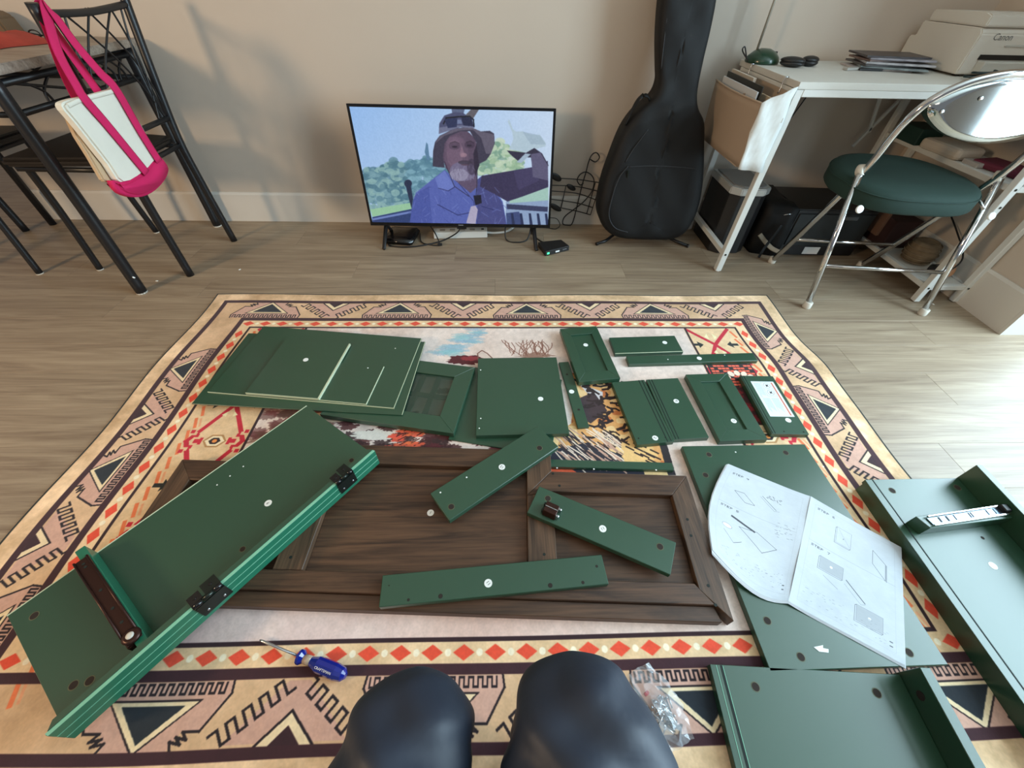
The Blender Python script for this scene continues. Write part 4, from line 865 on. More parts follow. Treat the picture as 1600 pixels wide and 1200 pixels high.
E(800, 400, 112, 150, (88, 72, 94)); E(775, 410, 76, 126, (104, 84, 106), .6); E(765, 400, 52, 90, (122, 98, 120), .5); E(760, 320, 60, 24, (128, 104, 128), .35); E(762, 352, 36, 24, (62, 50, 70), .45); E(858, 345, 32, 22, (54, 42, 62), .5); E(764, 358, 17, 6, (34, 28, 44), .8); E(856, 350, 15, 6, (34, 28, 44), .8); Ln([(735, 335), (765, 326), (792, 336)], 4, (60, 48, 62), .7); Ln([(838, 330), (862, 322), (884, 332)], 4, (48, 38, 54), .7); P([(808, 350), (828, 410), (802, 424), (794, 405)], (138, 110, 130), .7); E(820, 408, 20, 14, (156, 124, 140), .8); E(815, 508, 84, 60, (112, 104, 134)); E(790, 530, 60, 38, (150, 146, 172), .8); E(870, 480, 30, 50, (60, 50, 72), .7)
E(828, 454, 44, 13, (58, 50, 66), .8); E(828, 468, 26, 5, (84, 62, 80), .8); P([(905, 330), (918, 470), (890, 540), (880, 400)], (46, 38, 58))
P([(625, 478), (628, 385), (640, 330), (670, 290), (760, 246), (860, 234), (930, 262), (985, 258), (1012, 275), (1015, 335), (990, 400), (960, 440), (916, 462), (900, 330), (860, 262), (800, 262), (735, 290), (700, 340), (690, 420), (700, 486), (660, 484)], (60, 56, 76))
P([(640, 340), (700, 290), (800, 256), (880, 252), (930, 300), (960, 400), (990, 400), (1013, 330), (1008, 280), (930, 262), (860, 236), (760, 248), (672, 292)], (104, 98, 116), .8)
P([(664, 280), (668, 215), (700, 165), (760, 145), (815, 145), (870, 185), (888, 240), (800, 238), (720, 262)], (72, 76, 108)); P([(664, 280), (668, 240), (760, 225), (888, 225), (890, 242), (790, 238), (720, 262)], (130, 134, 160), .6)
Ln([(695, 215), (712, 180), (790, 172), (860, 170), (884, 190), (886, 232)], 6, (20, 22, 36)); P([(700, 188), (782, 178), (778, 236), (722, 242)], (40, 48, 84)); P([(806, 176), (872, 176), (884, 232), (820, 226)], (36, 40, 70)); P([(782, 190), (806, 190), (812, 216), (780, 216)], (120, 134, 170), .8)
P([(1098, 200), (1108, 186), (1128, 245), (1150, 262), (1190, 260), (1240, 280), (1300, 282), (1336, 335), (1330, 352), (1260, 372), (1215, 392), (1105, 372), (1132, 310), (1125, 265)], (178, 200, 214)); P([(1190, 262), (1300, 284), (1334, 340), (1240, 340)], (150, 172, 190), .6)
P([(1090, 378), (1210, 392), (1262, 362), (1310, 395), (1350, 470), (1250, 500), (1240, 420), (1200, 420), (1170, 450), (1120, 410)], (48, 44, 66)); P([(1240, 400), (1300, 390), (1345, 470), (1345, 560), (1250, 540)], (92, 88, 118)); P([(1205, 396), (1240, 400), (1180, 455), (1150, 450)], (160, 180, 200))
P([(862, 722), (890, 715), (905, 740), (890, 828), (832, 822)], (172, 166, 192)); P([(878, 655), (925, 650), (930, 700), (890, 715)], (24, 24, 44)); Ln([(905, 470), (900, 600), (895, 650)], 3, (40, 40, 60)); Ln([(700, 450), (760, 600), (850, 660)], 3, (40, 36, 60))
for i in range(90):
    x, y = 750+rs.rand()*130, 470+rs.rand()*90; Ln([(x, y), (x+rs.randn()*6, y+16)], 2, [(160, 156, 182), (84, 76, 104)][i % 2], .5)
cv.blur(5); cv.a += (vnoise(sc_h, sc_w, 6, 77)[..., None]-.5)*8
cv.a *= .96
b = bm_new(); uv = b.loops.layers.uv.new('UVMap'); q = [(-hw+bz, .015), (hw-bz, .015), (hw-bz, hh-bz), (-hw+bz, hh-bz)]; vv = [b.verts.new(TVF(x, y, .0012)) for x, y in q]; f = b.faces.new(vv)
for l, c in zip(f.loops, ((0, 0), (1, 0), (1, 1), (0, 1))): l[uv].uv = c
if f.normal.y > 0 or True: b.normal_update()
obj('screen', b, img_mat('screen_picture', cv.image('screen_print'), .25, emit=True), TV)
for (x, fx_) in ((-.36, -.372), (.352, .362)):
    top = Vector(TVF(x, .004, -.010)); 
    for (dx, dy) in ((-.012 if x < 0 else .012, -.075), (0, .09)):
        b = bm_new(); sweep(b, [top, (top.x+dx, top.y+dy, .008), (top.x+dx*1.3, top.y+dy*1.08, .005)], [(.010, .006), (.009, .005), (.008, .005)], 8, flat=(1, 0, 0)); obj('foot', b, BLACKP, TV)

# things round the television
t = thing('router', 'black wifi router on the floor under the left end of the television', 'router', (-.50, 1.94, 0))
b = bm_new(); lathe(b, (0, 0, 0), [(.050, 0), (.060, .006), (.060, .024), (.050, .032), (.0, .034)], 4, Matrix.Rotation(R(45), 4, 'Z')); bmesh.ops.scale(b, vec=(1.15*1.5, 1.0*1.7, 1.15), verts=b.verts); bmesh.ops.rotate(b, matrix=Matrix.Rotation(R(-8), 3, 'Z'), verts=b.verts); bmesh.ops.bevel(b, geom=[e for e in b.edges], offset=.006, segments=2, affect='EDGES'); bmesh.ops.translate(b, vec=(-.50, 1.935, .001), verts=b.verts); obj('shell', b, BLACKG, t)
for s in (-1, 1): b = bm_new(); box(b, (-.505+s*.035, 1.955, .0355), (.002, .05, .003)); obj('vent', b, BLACKP, t)
t = thing('power_strip', 'white power strip lying on the floor under the television', 'power strip', (-.205, 1.97, 0))
rzp = R(4); b = bm_new(); box(b, (-.21, 1.975, .017), (.27, .055, .033), rzp, .004, seg=2); obj('body', b, WHITEM, t)
for k in range(4): b = bm_new(); box(b, (-.30+k*.05, 1.969+k*.0035, .0338), (.026, .020, .001), rzp); obj('socket', b, mat('socket_grey', (150, 148, 142), .5), t)
b = bm_new(); box(b, (-.098, 1.983, .0345), (.014, .012, .003), rzp, .001); obj('switch', b, BLACKP, t)
b = bm_new(); sweep(b, smooth_pts([(-.075, 1.985, .016), (-.03, 1.99, .012), (.03, 2.02, .008), (.07, 2.08, .008)], 8), .0055, 8); tag(obj('power_cable', b, WHITEM), 'thick white cable running from the power strip toward the wall', 'cable')
t = thing('set_top_box', 'small black box with a green light on the floor right of the television', 'set-top box', (.25, 1.84, 0))
bq = [(.178, 1.868), (.296, 1.898), (.330, 1.832), (.208, 1.772)]
b = bm_new(); prism(b, bq, .001, .025); bmesh.ops.bevel(b, geom=list(b.edges), offset=.002, segments=1, affect='EDGES'); obj('shell', b, BLACKP, t)
def on_front(s, z, w_, h_, m, name):
    p0, p1 = Vector((.208, 1.772, 0)), Vector((.330, 1.832, 0)); d = (p1-p0).normalized(); n = Vector((d.y, -d.x, 0)); c = p0.lerp(p1, s)+n*.0006; b = bm_new()
    box(b, (c.x, c.y, z), (w_, .001, h_), math.atan2(d.y, d.x)); return obj(name, b, m, t)
on_front(.12, .013, .012, .008, emis('green_led', (60, 255, 140), 2.5), 'status_light'); on_front(.5, .012, .022, .007, STICK, 'display'); on_front(.8, .014, .022, .003, mat('grey_badge', (120, 124, 130), .4), 'badge')
def cable(name, label, pts, r, m=BLACKP, cat='cable'):
    b = bm_new(); sweep(b, smooth_pts(pts, 8), r, 6); return tag(obj(name, b, m), label, cat)
cable('black_cable', 'black cable looping on the floor in front of the router', [(-.56, 1.90, .006), (-.55, 1.86, .005), (-.48, 1.845, .005), (-.40, 1.86, .005), (-.30, 1.91, .006), (-.22, 1.935, .04), (-.20, 1.94, .085)], .0035)
cable('black_cable', 'black cable crossing over the left end of the power strip', [(-.42, 1.99, .006), (-.40, 1.90, .004), (-.35, 1.87, .004), (-.31, 1.875, .004), (-.33, 1.93, .03), (-.37, 2.0, .05)], .003)
b = bm_new(); box(b, (-.305, 1.868, .008), (.022, .012, .012), .3, .002); tag(obj('cable_plug', b, BLACKP), 'small black cable plug lying on the floor before the power strip', 'plug')
cable('black_cable', 'black cable hanging behind the right foot of the television', [(.02, 1.97, .09), (.02, 1.93, .01), (.07, 1.905, .004), (.13, 1.93, .01), (.15, 1.98, .08)], .0035)
cable('black_cable', 'black cable running into the back of the small black box', [(.17, 1.98, .09), (.17, 1.95, .02), (.19, 1.91, .012), (.215, 1.885, .012)], .004)
cable('black_cable', 'thin black wire curling at the wall beside the music wall sculpture', [(.24, 2.10, .045), (.29, 2.10, .04), (.31, 2.09, .01), (.285, 2.06, .003), (.25, 2.07, .003), (.22, 2.075, .003)], .002)

# music sculpture
MU = thing('music_wall_sculpture', 'black wire treble clef and staff sculpture leaning on the wall by the guitar bag', 'sculpture', (.37, 2.11, 0))
YM = 2.112; v3 = lambda L_, dy=0: [(x, YM+dy, max(z+.018, .004)) for x, z in L_]
clef = [(0.425, 0.321), (0.452, 0.31), (0.468, 0.33), (0.45, 0.35), (0.429, 0.34), (0.418, 0.306), (0.413, 0.262), (0.405, 0.217), (0.396, 0.142), (0.385, 0.043), (0.374, 0.001), (0.35, -0.012), (0.327, 0.006), (0.333, 0.042), (0.379, 0.083), (0.424, 0.123), (0.456, 0.172), (0.461, 0.218), (0.444, 0.249), (0.413, 0.264), (0.386, 0.253), (0.375, 0.226), (0.393, 0.203), (0.408, 0.213)]
clef = [(x, z-.012) for x, z in clef]
b = bm_new(); sweep(b, smooth_pts(v3(clef, -.006), 5), .0028, 8); obj('treble_clef', b, BLACKM, MU)
for L_ in ([(0.235, 0.232), (0.37, 0.228), (0.498, 0.212)], [(0.235, 0.199), (0.375, 0.194), (0.491, 0.172)], [(0.235, 0.171), (0.379, 0.161), (0.486, 0.129)], [(0.235, 0.132), (0.385, 0.113), (0.477, 0.089)], [(0.235, 0.100), (0.391, 0.071), (0.47, 0.051)]):
    b = bm_new(); sweep(b, smooth_pts(v3([(x, z-.012) for x, z in L_]), 8), .0024, 8); obj('staff_wire', b, BLACKM, MU)
for L_ in ([(0.469, 0.213), (0.449, 0.056)], [(0.496, 0.212), (0.47, 0.051)], [(0.323, 0.198), (0.31, 0.09)]):
    b = bm_new(); sweep(b, v3([(x, z-.012) for x, z in L_]), .0024, 8); obj('bar_wire', b, BLACKM, MU)
for (x, z, rx, rz_) in ((.266, .240, .034, .016), (.349, .192, .027, .012), (.280, .091, .036, .014)):
    b = bm_new(); bmesh.ops.create_uvsphere(b, u_segments=14, v_segments=8, radius=1); bmesh.ops.scale(b, vec=(rx, .006, rz_), verts=b.verts); bmesh.ops.rotate(b, matrix=Matrix.Rotation(R(28), 3, 'Y'), verts=b.verts); bmesh.ops.translate(b, vec=(x, YM-.008, z+.006), verts=b.verts); obj('note_head', b, BLACKM, MU, smooth=True)

# ================================================================== GUITAR BAG
def leanY(z): return 1.90+.11*z
out = [(0.62, 1.12), (0.590, 1.06), (0.566, 0.98), (0.568, 0.887), (0.583, 0.789), (0.606, 0.70), (0.617, 0.655), (0.604, 0.61), (0.550, 0.563), (0.505, 0.495), (0.476, 0.4), (0.452, 0.29), (0.450, 0.179), (0.485, 0.105), (0.549, 0.062), (0.635, 0.050), (0.76, 0.048), (0.84, 0.052), (0.895, 0.09), (0.918, 0.16), (0.918, 0.24), (0.899, 0.337), (0.868, 0.44), (0.838, 0.529), (0.800, 0.575), (0.782, 0.62), (0.775, 0.711), (0.772, 0.822), (0.766, 0.891), (0.75, 1.0), (0.73, 1.08), (0.69, 1.13)]
ring0 = smooth_pts([(x, z, 0) for x, z in out], 4, closed=True)
GB = thing('guitar_bag', 'tall black padded guitar gig bag standing on a floor stand against the wall', 'guitar bag', (.70, 1.93, 0))
b = bm_new(); n = len(ring0); rings = []
def gbulge(z): t = min(max((z-.54)/.14, 0), 1); return 1.0-.28*t*t*(3-2*t)
def xc(z): t = min(max((z-.45)/.25, 0), 1); return .690-.018*t
def gy(x, z): return .0022*math.sin(x*46+z*31)+.0018*math.sin(z*58-x*70)+.0035*math.exp(-((z-.60-(x-.70)*.35)/.012)**2)-.0035*math.exp(-((z-.575-(x-.70)*.35)/.014)**2)
for k, d in ((.93, .050), (.985, .042), (1.0, .028), (1.0, -.032), (.988, -.046), (.955, -.058), (.90, -.066), (.78, -.071), (.62, -.074), (.45, -.075), (.28, -.0755), (.12, -.0755), (.03, -.0755)):
    r = []
    for p in ring0:
        x, z = p.x, p.y; x = xc(z)+(x-xc(z))*k; z = z+(1-k)*.10*math.exp(-max(z-.05, 0)/.05)
        w_ = min(1, (1-k)*6) if d < 0 else 0
        r.append(b.verts.new((x, leanY(z)+d*gbulge(z)+gy(x, z)*w_, z)))
    rings.append(r)
for i in range(len(rings)-1):
    for k in range(n): f = b.faces.new((rings[i][k], rings[i][(k+1) % n], rings[i+1][(k+1) % n], rings[i+1][k])); f.smooth = True
for r in (rings[0], rings[-1]): b.faces.new(r)
bmesh.ops.triangulate(b, faces=[f for f in b.faces if len(f.verts) > 4]); bmesh.ops.recalc_face_normals(b, faces=b.faces)
body = obj('bag_body', b, NYLON, GB)
yf = lambda z: leanY(z)-.0765
def bagline(name, L_, r, m, dy=0.0):
    b = bm_new(); sweep(b, smooth_pts([(x, (leanY(z)-.0765*gbulge(z))+dy, z) for x, z in L_], 6), r, 8); return obj(name, b, m, GB)
PIPE = mat('bag_piping', (36, 38, 42), .5)
bagline('pocket_zip', [(.548, .372), (.65, .377), (.80, .372), (.845, .366)], .0022, PIPE)
bagline('pocket_piping', [(.545, .375), (.515, .33), (.498, .25), (.497, .17), (.535, .115), (.60, .095)], .0022, PIPE)
bagline('seam', [(.600, .51), (.555, .44), (.53, .39)], .0018, PIPE); bagline('seam', [(.612, .70), (.600, .80), (.592, .90)], .0016, PIPE, .006)
b = bm_new(); box(b, (.549, yf(.345)-.003, .345), (.006, .004, .030), rot=Matrix.Rotation(R(-8), 4, 'Y'), bev=.001); obj('zip_pull', b, DARKMET, GB)
b = bm_new(); sweep(b, smooth_pts([(.598, leanY(.6)-.03, .597), (.575, leanY(.6)-.045, .617), (.548, leanY(.6)-.045, .606), (.530, leanY(.6)-.04, .565), (.512, leanY(.5)-.035, .515)], 6), [(.004, .011)]*25, 8, flat=(1, 0, .4)); obj('carry_handle', b, NYLON, GB)
t = thing('guitar_stand', 'black tubular floor stand under the guitar bag, two feet showing', 'stand', (.7, 1.95, 0))
for (x0, x1, y1) in ((.60, .472, 1.885), (.80, .935, 1.870)):
    b = bm_new(); sweep(b, [(x0, 1.985, .030), (x0*.4+x1*.6, 1.91, .014), (x1, y1, .009)], .0075, 10); obj('foot', b, BLACKM, t)
    b = bm_new(); sweep(b, [(x1*1.0+(x0-x1)*.06, y1+.004, .0095), (x1, y1, .009)], .0088, 10); obj('rubber_tip', b, BLACKP, t)
b = bm_new(); sweep(b, [(.70, 2.03, .004), (.70, 1.99, .04), (.70, 2.045, .5)], .009, 10); obj('upright', b, BLACKM, t)

# ================================================================== BLACK METAL DINING SET
def tube_part(name, pts, r, par, m=BLACKM, k=6, n=12, sm=True):
    b = bm_new(); sweep(b, smooth_pts(pts, k) if sm and len(pts) > 2 else pts, r, n); return obj(name, b, m, par)
CH = thing('dining_chair', 'black metal dining chair with curved rod back, cream and pink tote hanging on it', 'chair', (-1.55, 1.775, 0), 'black metal dining chairs')
P1 = [(-1.363, 1.584, 0), (-1.352, 1.580, .30), (-1.338, 1.575, .45), (-1.325, 1.568, .65), (-1.310, 1.562, .868)]
P2 = [(-1.321, 1.905, 0), (-1.328, 1.893, .30), (-1.330, 1.895, .45), (-1.318, 1.915, .65), (-1.300, 1.944, .885)]
tube_part('back_leg', P1, .0150, CH); tube_part('back_leg', P2, .0145, CH)
tube_part('front_leg', [(-1.777, 1.627, 0), (-1.750, 1.625, .25), (-1.738, 1.62, .425)], .0125, CH); tube_part('front_leg', [(-1.743, 1.986, 0), (-1.738, 1.955, .25), (-1.735, 1.94, .425)], .0125, CH)
b = bm_new(); prism(b, [(-1.775, 1.575), (-1.345, 1.60), (-1.345, 1.885), (-1.765, 1.965)], .432, .462); bmesh.ops.bevel(b, geom=list(b.edges), offset=.011, segments=3, affect='EDGES'); obj('seat', b, VINYL, CH)
for p, q in (((-1.35, 1.592, .422), (-1.755, 1.60, .422)), ((-1.35, 1.888, .422), (-1.75, 1.945, .422)), ((-1.755, 1.60, .422), (-1.75, 1.945, .422)), ((-1.340, 1.575, .425), (-1.332, 1.893, .425))):
    b = bm_new(); sweep(b, [p, q], (.0095), 4); obj('seat_rail', b, BLACKM, CH)
def lerp3(a, b, t): return tuple(Vector(a).lerp(Vector(b), t))
ta0, ta1 = (-1.311, 1.563, .845), (-1.301, 1.940, .848); lb0, lb1 = (-1.335, 1.573, .520), (-1.326, 1.903, .520)
tube_part('top_rail', [ta0, lerp3(ta0, ta1, .5)[:2]+(.838,), ta1], .0095, CH); tube_part('lower_back_rail', [lb0, lb1], .009, CH, sm=False)
def rod(u0, v0, u1, v1, bow): 
    a = Vector(ta0).lerp(Vector(ta1), u0); c = Vector(lb0).lerp(Vector(lb1), u1); pts = []
    for i in range(7):
        s = i/6; p = a.lerp(c, s); p.y += bow*math.sin(math.pi*s); pts.append(tuple(p))
    tube_part('back_rod', pts, .0032, CH, n=8, k=3)
rod(.90, 0, .93, 0, -.030); rod(.76, 0, .80, 0, .035); rod(.10, 0, .07, 0, .030); rod(.24, 0, .20, 0, -.035); rod(.22, 0, .92, 0, .04); rod(.48, 0, .98, 0, .045); rod(.78, 0, .08, 0, -.04); rod(.52, 0, .02, 0, -.045)
for p in ((-1.363, 1.584), (-1.321, 1.905), (-1.777, 1.627), (-1.743, 1.986)):
    b = bm_new(); lathe(b, (p[0], p[1], 0), [(.0135, 0), (.0135, .004)], 12); obj('foot_glide', b, CAPW, CH)
# the second chair: copied with its parts, turned to face the first across the table
c2 = CH.copy(); C.objects.link(c2); c2.location = (-2.20, 1.80, 0); c2.rotation_euler = (0, 0, math.pi)
c2['label'] = 'black metal dining chair beyond the first, only its dark seat corner and legs in view'
for ch in list(CH.children):
    k = ch.copy(); C.objects.link(k); k.parent = c2
DT = thing('dining_table', 'small grey topped table with black metal frame and curved rods, behind the tote chair', 'table', (-1.9, 1.76, 0))
b = bm_new(); prism(b, [(-2.36, 1.425), (-1.440, 1.425), (-1.435, 2.105), (-2.36, 2.105)], .718, .742); bmesh.ops.bevel(b, geom=list(b.edges), offset=.003, segments=2, affect='EDGES'); obj('tabletop', b, TABLEW, DT)
legs = {'a': [(-1.488, 1.449, 0), (-1.482, 1.460, .35), (-1.480, 1.467, .717)], 'b': [(-1.478, 2.064, 0), (-1.479, 2.07, .35), (-1.480, 2.077, .717)]}
tube_part('leg', legs['a'], .0200, DT); tube_part('leg', legs['b'], .0190, DT)
tube_part('leg', [(-2.31, 1.449, 0), (-2.31, 1.467, .717)], .0155, DT, sm=False); tube_part('leg', [(-2.31, 2.064, 0), (-2.31, 2.077, .717)], .0155, DT, sm=False)
for z in (.695, .620): tube_part('end_rail', [(-1.480, 1.467, z), (-1.480, 2.077, z)], .010 if z > .65 else .009, DT, sm=False)
for z in (.700, .620):
    tube_part('side_rail', [(-1.480, 1.467, z), (-2.31, 1.467, z)], .008, DT, sm=False); tube_part('side_rail', [(-1.480, 2.077, z), (-2.31, 2.077, z)], .009, DT, sm=False)
for (ya, yb, bow) in ((1.55, 1.62, .02), (1.66, 1.60, -.02), (1.52, 1.80, .0), (1.84, 1.84, -.02), (1.90, 1.94, .02), (1.95, 2.0, .015), (1.70, 1.93, .01), (2.02, 1.96, -.015)):
    tube_part('rod', [(-1.480, ya, .690), (-1.480, (ya+yb)/2+bow, .657), (-1.480, yb, .625)], .004, DT, n=8)
for (xa, xb) in ((-1.56, -1.66), (-1.70, -1.60), (-1.80, -1.92), (-1.98, -1.86), (-2.1, -2.2)):
    tube_part('rod', [(xa, 2.077, .695), ((xa+xb)/2, 2.077, .650), (xb, 2.077, .625)], .004, DT, n=8)
    tube_part('rod', [(xa, 1.467, .695), ((xa+xb)/2, 1.467, .650), (xb, 1.467, .625)], .004, DT, n=8)
for k_ in ('a', 'b'):
    x, y, _ = legs[k_][0]; b = bm_new(); lathe(b, (x, y, 0), [(.0205, 0), (.0205, .005)], 12); obj('foot_glide', b, CAPW, DT)
b = bm_new(); lathe(b, (-1.487+.0165, 1.4525-.009, .075), [(.006, 0), (.004, .002)], 12, Matrix.Rotation(R(70), 4, 'Y')); obj('white_plug', b, STICK, DT)
# things on the table
b = bm_new(); g = []
for j in range(13):
    r = []
    for i in range(17):
        s, t_ = i/16, j/12; x = -2.13+.47*s+.05*t_; y = 1.60+.36*t_
        e = math.sin(math.pi*s)**.5*math.sin(math.pi*t_)**.5 if 0 < s < 1 and 0 < t_ < 1 else 0
        r.append(b.verts.new((x+.02*math.sin(t_*9), y+.015*math.sin(s*11), .7435+e*(.040+.012*math.sin(s*17+t_*9)+.01*math.cos(t_*21)))))
    g.append(r)
for j in range(12):
    for i in range(16): f = b.faces.new((g[j][i], g[j][i+1], g[j+1][i+1], g[j+1][i])); f.smooth = True
tag(obj('rust_scarf', b, fabric_red()), 'crumpled rust red mesh fabric on the grey table', 'fabric')
t = thing('brown_handbag', 'brown boxy bag on the grey table behind the red fabric', 'bag', (-2.2, 2.02, .743))
b = bm_new(); prism(b, [(-2.30, 0), (-1.845, 0), (-1.855, .055), (-1.885, .072), (-2.30, .078)], 2.02, 2.10, lambda x, y, z: (x, z, .7435+y)); bmesh.ops.bevel(b, geom=list(b.edges), offset=.006, segments=2, affect='EDGES'); obj('shell', b, mat('brown_leather', (104, 84, 62), .6, bump=.2), t)
b = bm_new(); lathe(b, (-1.90, 2.0195, .79), [(.008, 0), (.005, .003)], 12, Matrix.Rotation(R(90), 4, 'X')); obj('clasp', b, STEEL, t)
t = thing('eyeglasses', 'dark folded eyeglasses lying on the grey table behind the pink strap', 'glasses', (-1.70, 1.99, .743))
for s in (-1, 1):
    b = bm_new(); sweep(b, [(-1.70+s*.026+.02*math.cos(a_), 1.99, .757+.012*math.sin(a_)) for a_ in np.linspace(0, 6.2832, 17)[:-1]], .0022, 6, closed=True); obj('rim', b, BLACKP, t)
    b = bm_new(); sweep(b, [(-1.70+s*.046, 1.99, .760), (-1.70-s*.03, 2.0+s*.004, .750)], .002, 6); obj('temple_arm', b, BLACKP, t)

# ---- tote bag
TB = thing('tote_bag', 'cream canvas tote bag with pink straps and pink base, hanging from the dining chair', 'tote bag', (-1.26, 1.51, .40))
fy_ = lambda x, y, z: (z, x, y)       # polygon in (y,z), extruded along x
tb = [(1.378, 0.665), (1.413, 0.672), (1.485, 0.668), (1.592, 0.666), (1.613, 0.667), (1.626, 0.606), (1.628, 0.455), (1.598, 0.454), (1.521, 0.441), (1.413, 0.444), (1.403, 0.506), (1.394, 0.566), (1.385, 0.622)]
def slab(pts, x0, x1, k=3, bulge=0.0):
    rg = smooth_pts([(y, z, 0) for y, z in pts], k, closed=True); b = bm_new(); prism(b, [(p.x, p.y) for p in rg], x0, x1, fy_); return b
b = slab(tb, -1.272, -1.243); bmesh.ops.bevel(b, geom=[e for e in b.edges if e.calc_length() < .2 and abs(e.verts[0].co.x-e.verts[1].co.x) < 1e-5], offset=.006, segments=2, affect='EDGES'); obj('canvas_body', b, CANVAS, TB)
b = bm_new(); prism(b, [(1.406, .636), (1.391, .585), (1.388, .53), (1.380, .462), (1.427, .436), (1.45, .52), (1.44, .62)], -1.290, -1.2725, fy_); bmesh.ops.bevel(b, geom=list(b.edges), offset=.004, segments=2, affect='EDGES'); obj('side_gusset', b, mat('tan_canvas', (196, 168, 134), .9, bump=.3, bscale=900), TB)
pk = [(1.384, 0.462), (1.408, 0.450), (1.440, 0.446), (1.521, 0.446), (1.590, 0.462), (1.634, 0.462), (1.640, 0.414), (1.590, 0.390), (1.504, 0.380), (1.432, 0.392), (1.385, 0.425)]
b = slab(pk, -1.278, -1.238); bmesh.ops.bevel(b, geom=[e for e in b.edges if abs(e.verts[0].co.x-e.verts[1].co.x) < 1e-5], offset=.010, segments=3, affect='EDGES'); obj('pink_base', b, PINK, TB, smooth=True)
def ribbon(name, pts, wd, x=None, par=TB, m=PINK, th=.0016):
    q = smooth_pts(pts, 6); b = bm_new(); sweep(b, q, [(th, wd/2)]*len(q), 8, flat=(1, 0, 0)); return obj(name, b, m, par)
ribbon('strap', [(-1.2375, 1.521, .44), (-1.2375, 1.500, .52), (-1.2375, 1.478, .60), (-1.2375, 1.458, .665), (-1.245, 1.466, .70), (-1.262, 1.495, .77), (-1.286, 1.560, .84), (-1.308, 1.603, .862)], .034)
ribbon('strap', [(-1.2375, 1.606, .45), (-1.2375, 1.598, .55), (-1.2375, 1.596, .665), (-1.245, 1.580, .71), (-1.262, 1.572, .78), (-1.288, 1.590, .845), (-1.312, 1.612, .860)], .034)
ribbon('strap', [(-1.276, 1.47, .645), (-1.280, 1.49, .72), (-1.295, 1.535, .79), (-1.322, 1.590, .848), (-1.318, 1.608, .858)], .034)
ribbon('strap', [(-1.276, 1.57, .645), (-1.282, 1.565, .72), (-1.300, 1.575, .79), (-1.325, 1.598, .846)], .034)
ribbon('top_hem', [(-1.2425, 1.392, .662), (-1.2415, 1.45, .666), (-1.2415, 1.55, .6635), (-1.2425, 1.602, .662)], .012, m=CANVAS, th=.0025)

# ================================================================== WHITE DESK, SHELF TOWER AND THEIR THINGS
DK = thing('white_desk', 'white desk with angled steel frame along the right of the wall', 'desk', (1.4, 1.9, 0))
b = bm_new(); box(b, ((1.000+1.945)/2, (1.640+2.125)/2, .701), (.945, .485, .020), bev=.001); obj('desktop', b, WHITEB, DK)
def bar(name, p, q, w_, par, m=WHITEM, d=None):
    p, q = Vector(p), Vector(q); dd = q-p; rot = dd.to_track_quat('Z', 'Y').to_matrix().to_4x4(); b = bm_new(); box(b, tuple((p+q)/2), (w_, d or w_, dd.length), rot=rot, bev=.0015); return obj(name, b, m, par)
bar('front_leg', (1.000, 1.655, .004), (1.012, 1.655, .690), .026, DK); bar('rear_leg', (1.005, 2.085, .004), (1.012, 2.085, .690), .026, DK)
bar('side_rail', (1.003, 1.668, .085), (1.006, 2.072, .085), .022, DK); bar('side_rail', (1.012, 1.668, .678), (1.012, 2.072, .678), .022, DK)
bar('front_rail', (1.025, 1.652, .680), (1.93, 1.652, .680), .022, DK); bar('rear_rail', (1.025, 2.10, .680), (1.93, 2.10, .680), .022, DK)
bar('brace', (1.64, 2.098, .672), (1.70, 2.098, .46), .012, DK); bar('brace', (1.80, 2.098, .672), (1.66, 2.098, .40), .012, DK)
for (x, y) in ((1.000, 1.655), (1.005, 2.085)):
    b = bm_new(); lathe(b, (x, y, 0), [(.012, 0), (.012, .006)], 12); obj('foot_cap', b, CAPW, DK)
b = bm_new(); lathe(b, (1.001, 1.6418, .085), [(.0045, 0), (.0045, .0015)], 10, Matrix.Rotation(R(90), 4, 'X')); obj('screw_head', b, DARKMET, DK)
TW = thing('shelf_tower', 'white framed open shelf tower under the right end of the desk', 'shelf', (1.85, 1.75, 0))
for (x, y) in ((1.765, 1.415), (1.935, 1.415), (1.765, 2.075), (1.935, 2.075)): bar('post', (x, y, .004), (x, y, .686), .024, TW); 
for z in (.070, .460):
    b = bm_new(); box(b, (1.850, 1.745, z), (.142, .63, .016), bev=.001); obj('shelf_board', b, WHITEB, TW)
    bar('rail', (1.765, 1.429, z), (1.765, 2.061, z), .020, TW); bar('rail', (1.778, 1.415, z), (1.922, 1.415, z), .020, TW); bar('rail', (1.935, 1.429, z), (1.935, 2.061, z), .016, TW)
for (x, z) in ((1.765, .070), (1.935, .070), (1.765, .46), (1.765, .40)):
    b = bm_new(); lathe(b, (x, 1.4025, z), [(.004, 0), (.004, .0015)], 10, Matrix.Rotation(R(90), 4, 'X')); obj('screw_head', b, DARKMET, TW)
b = bm_new(); box(b, (1.850, 1.52, .698), (.19, .235, .018), bev=.001); obj('top_board', b, WHITEB, TW)
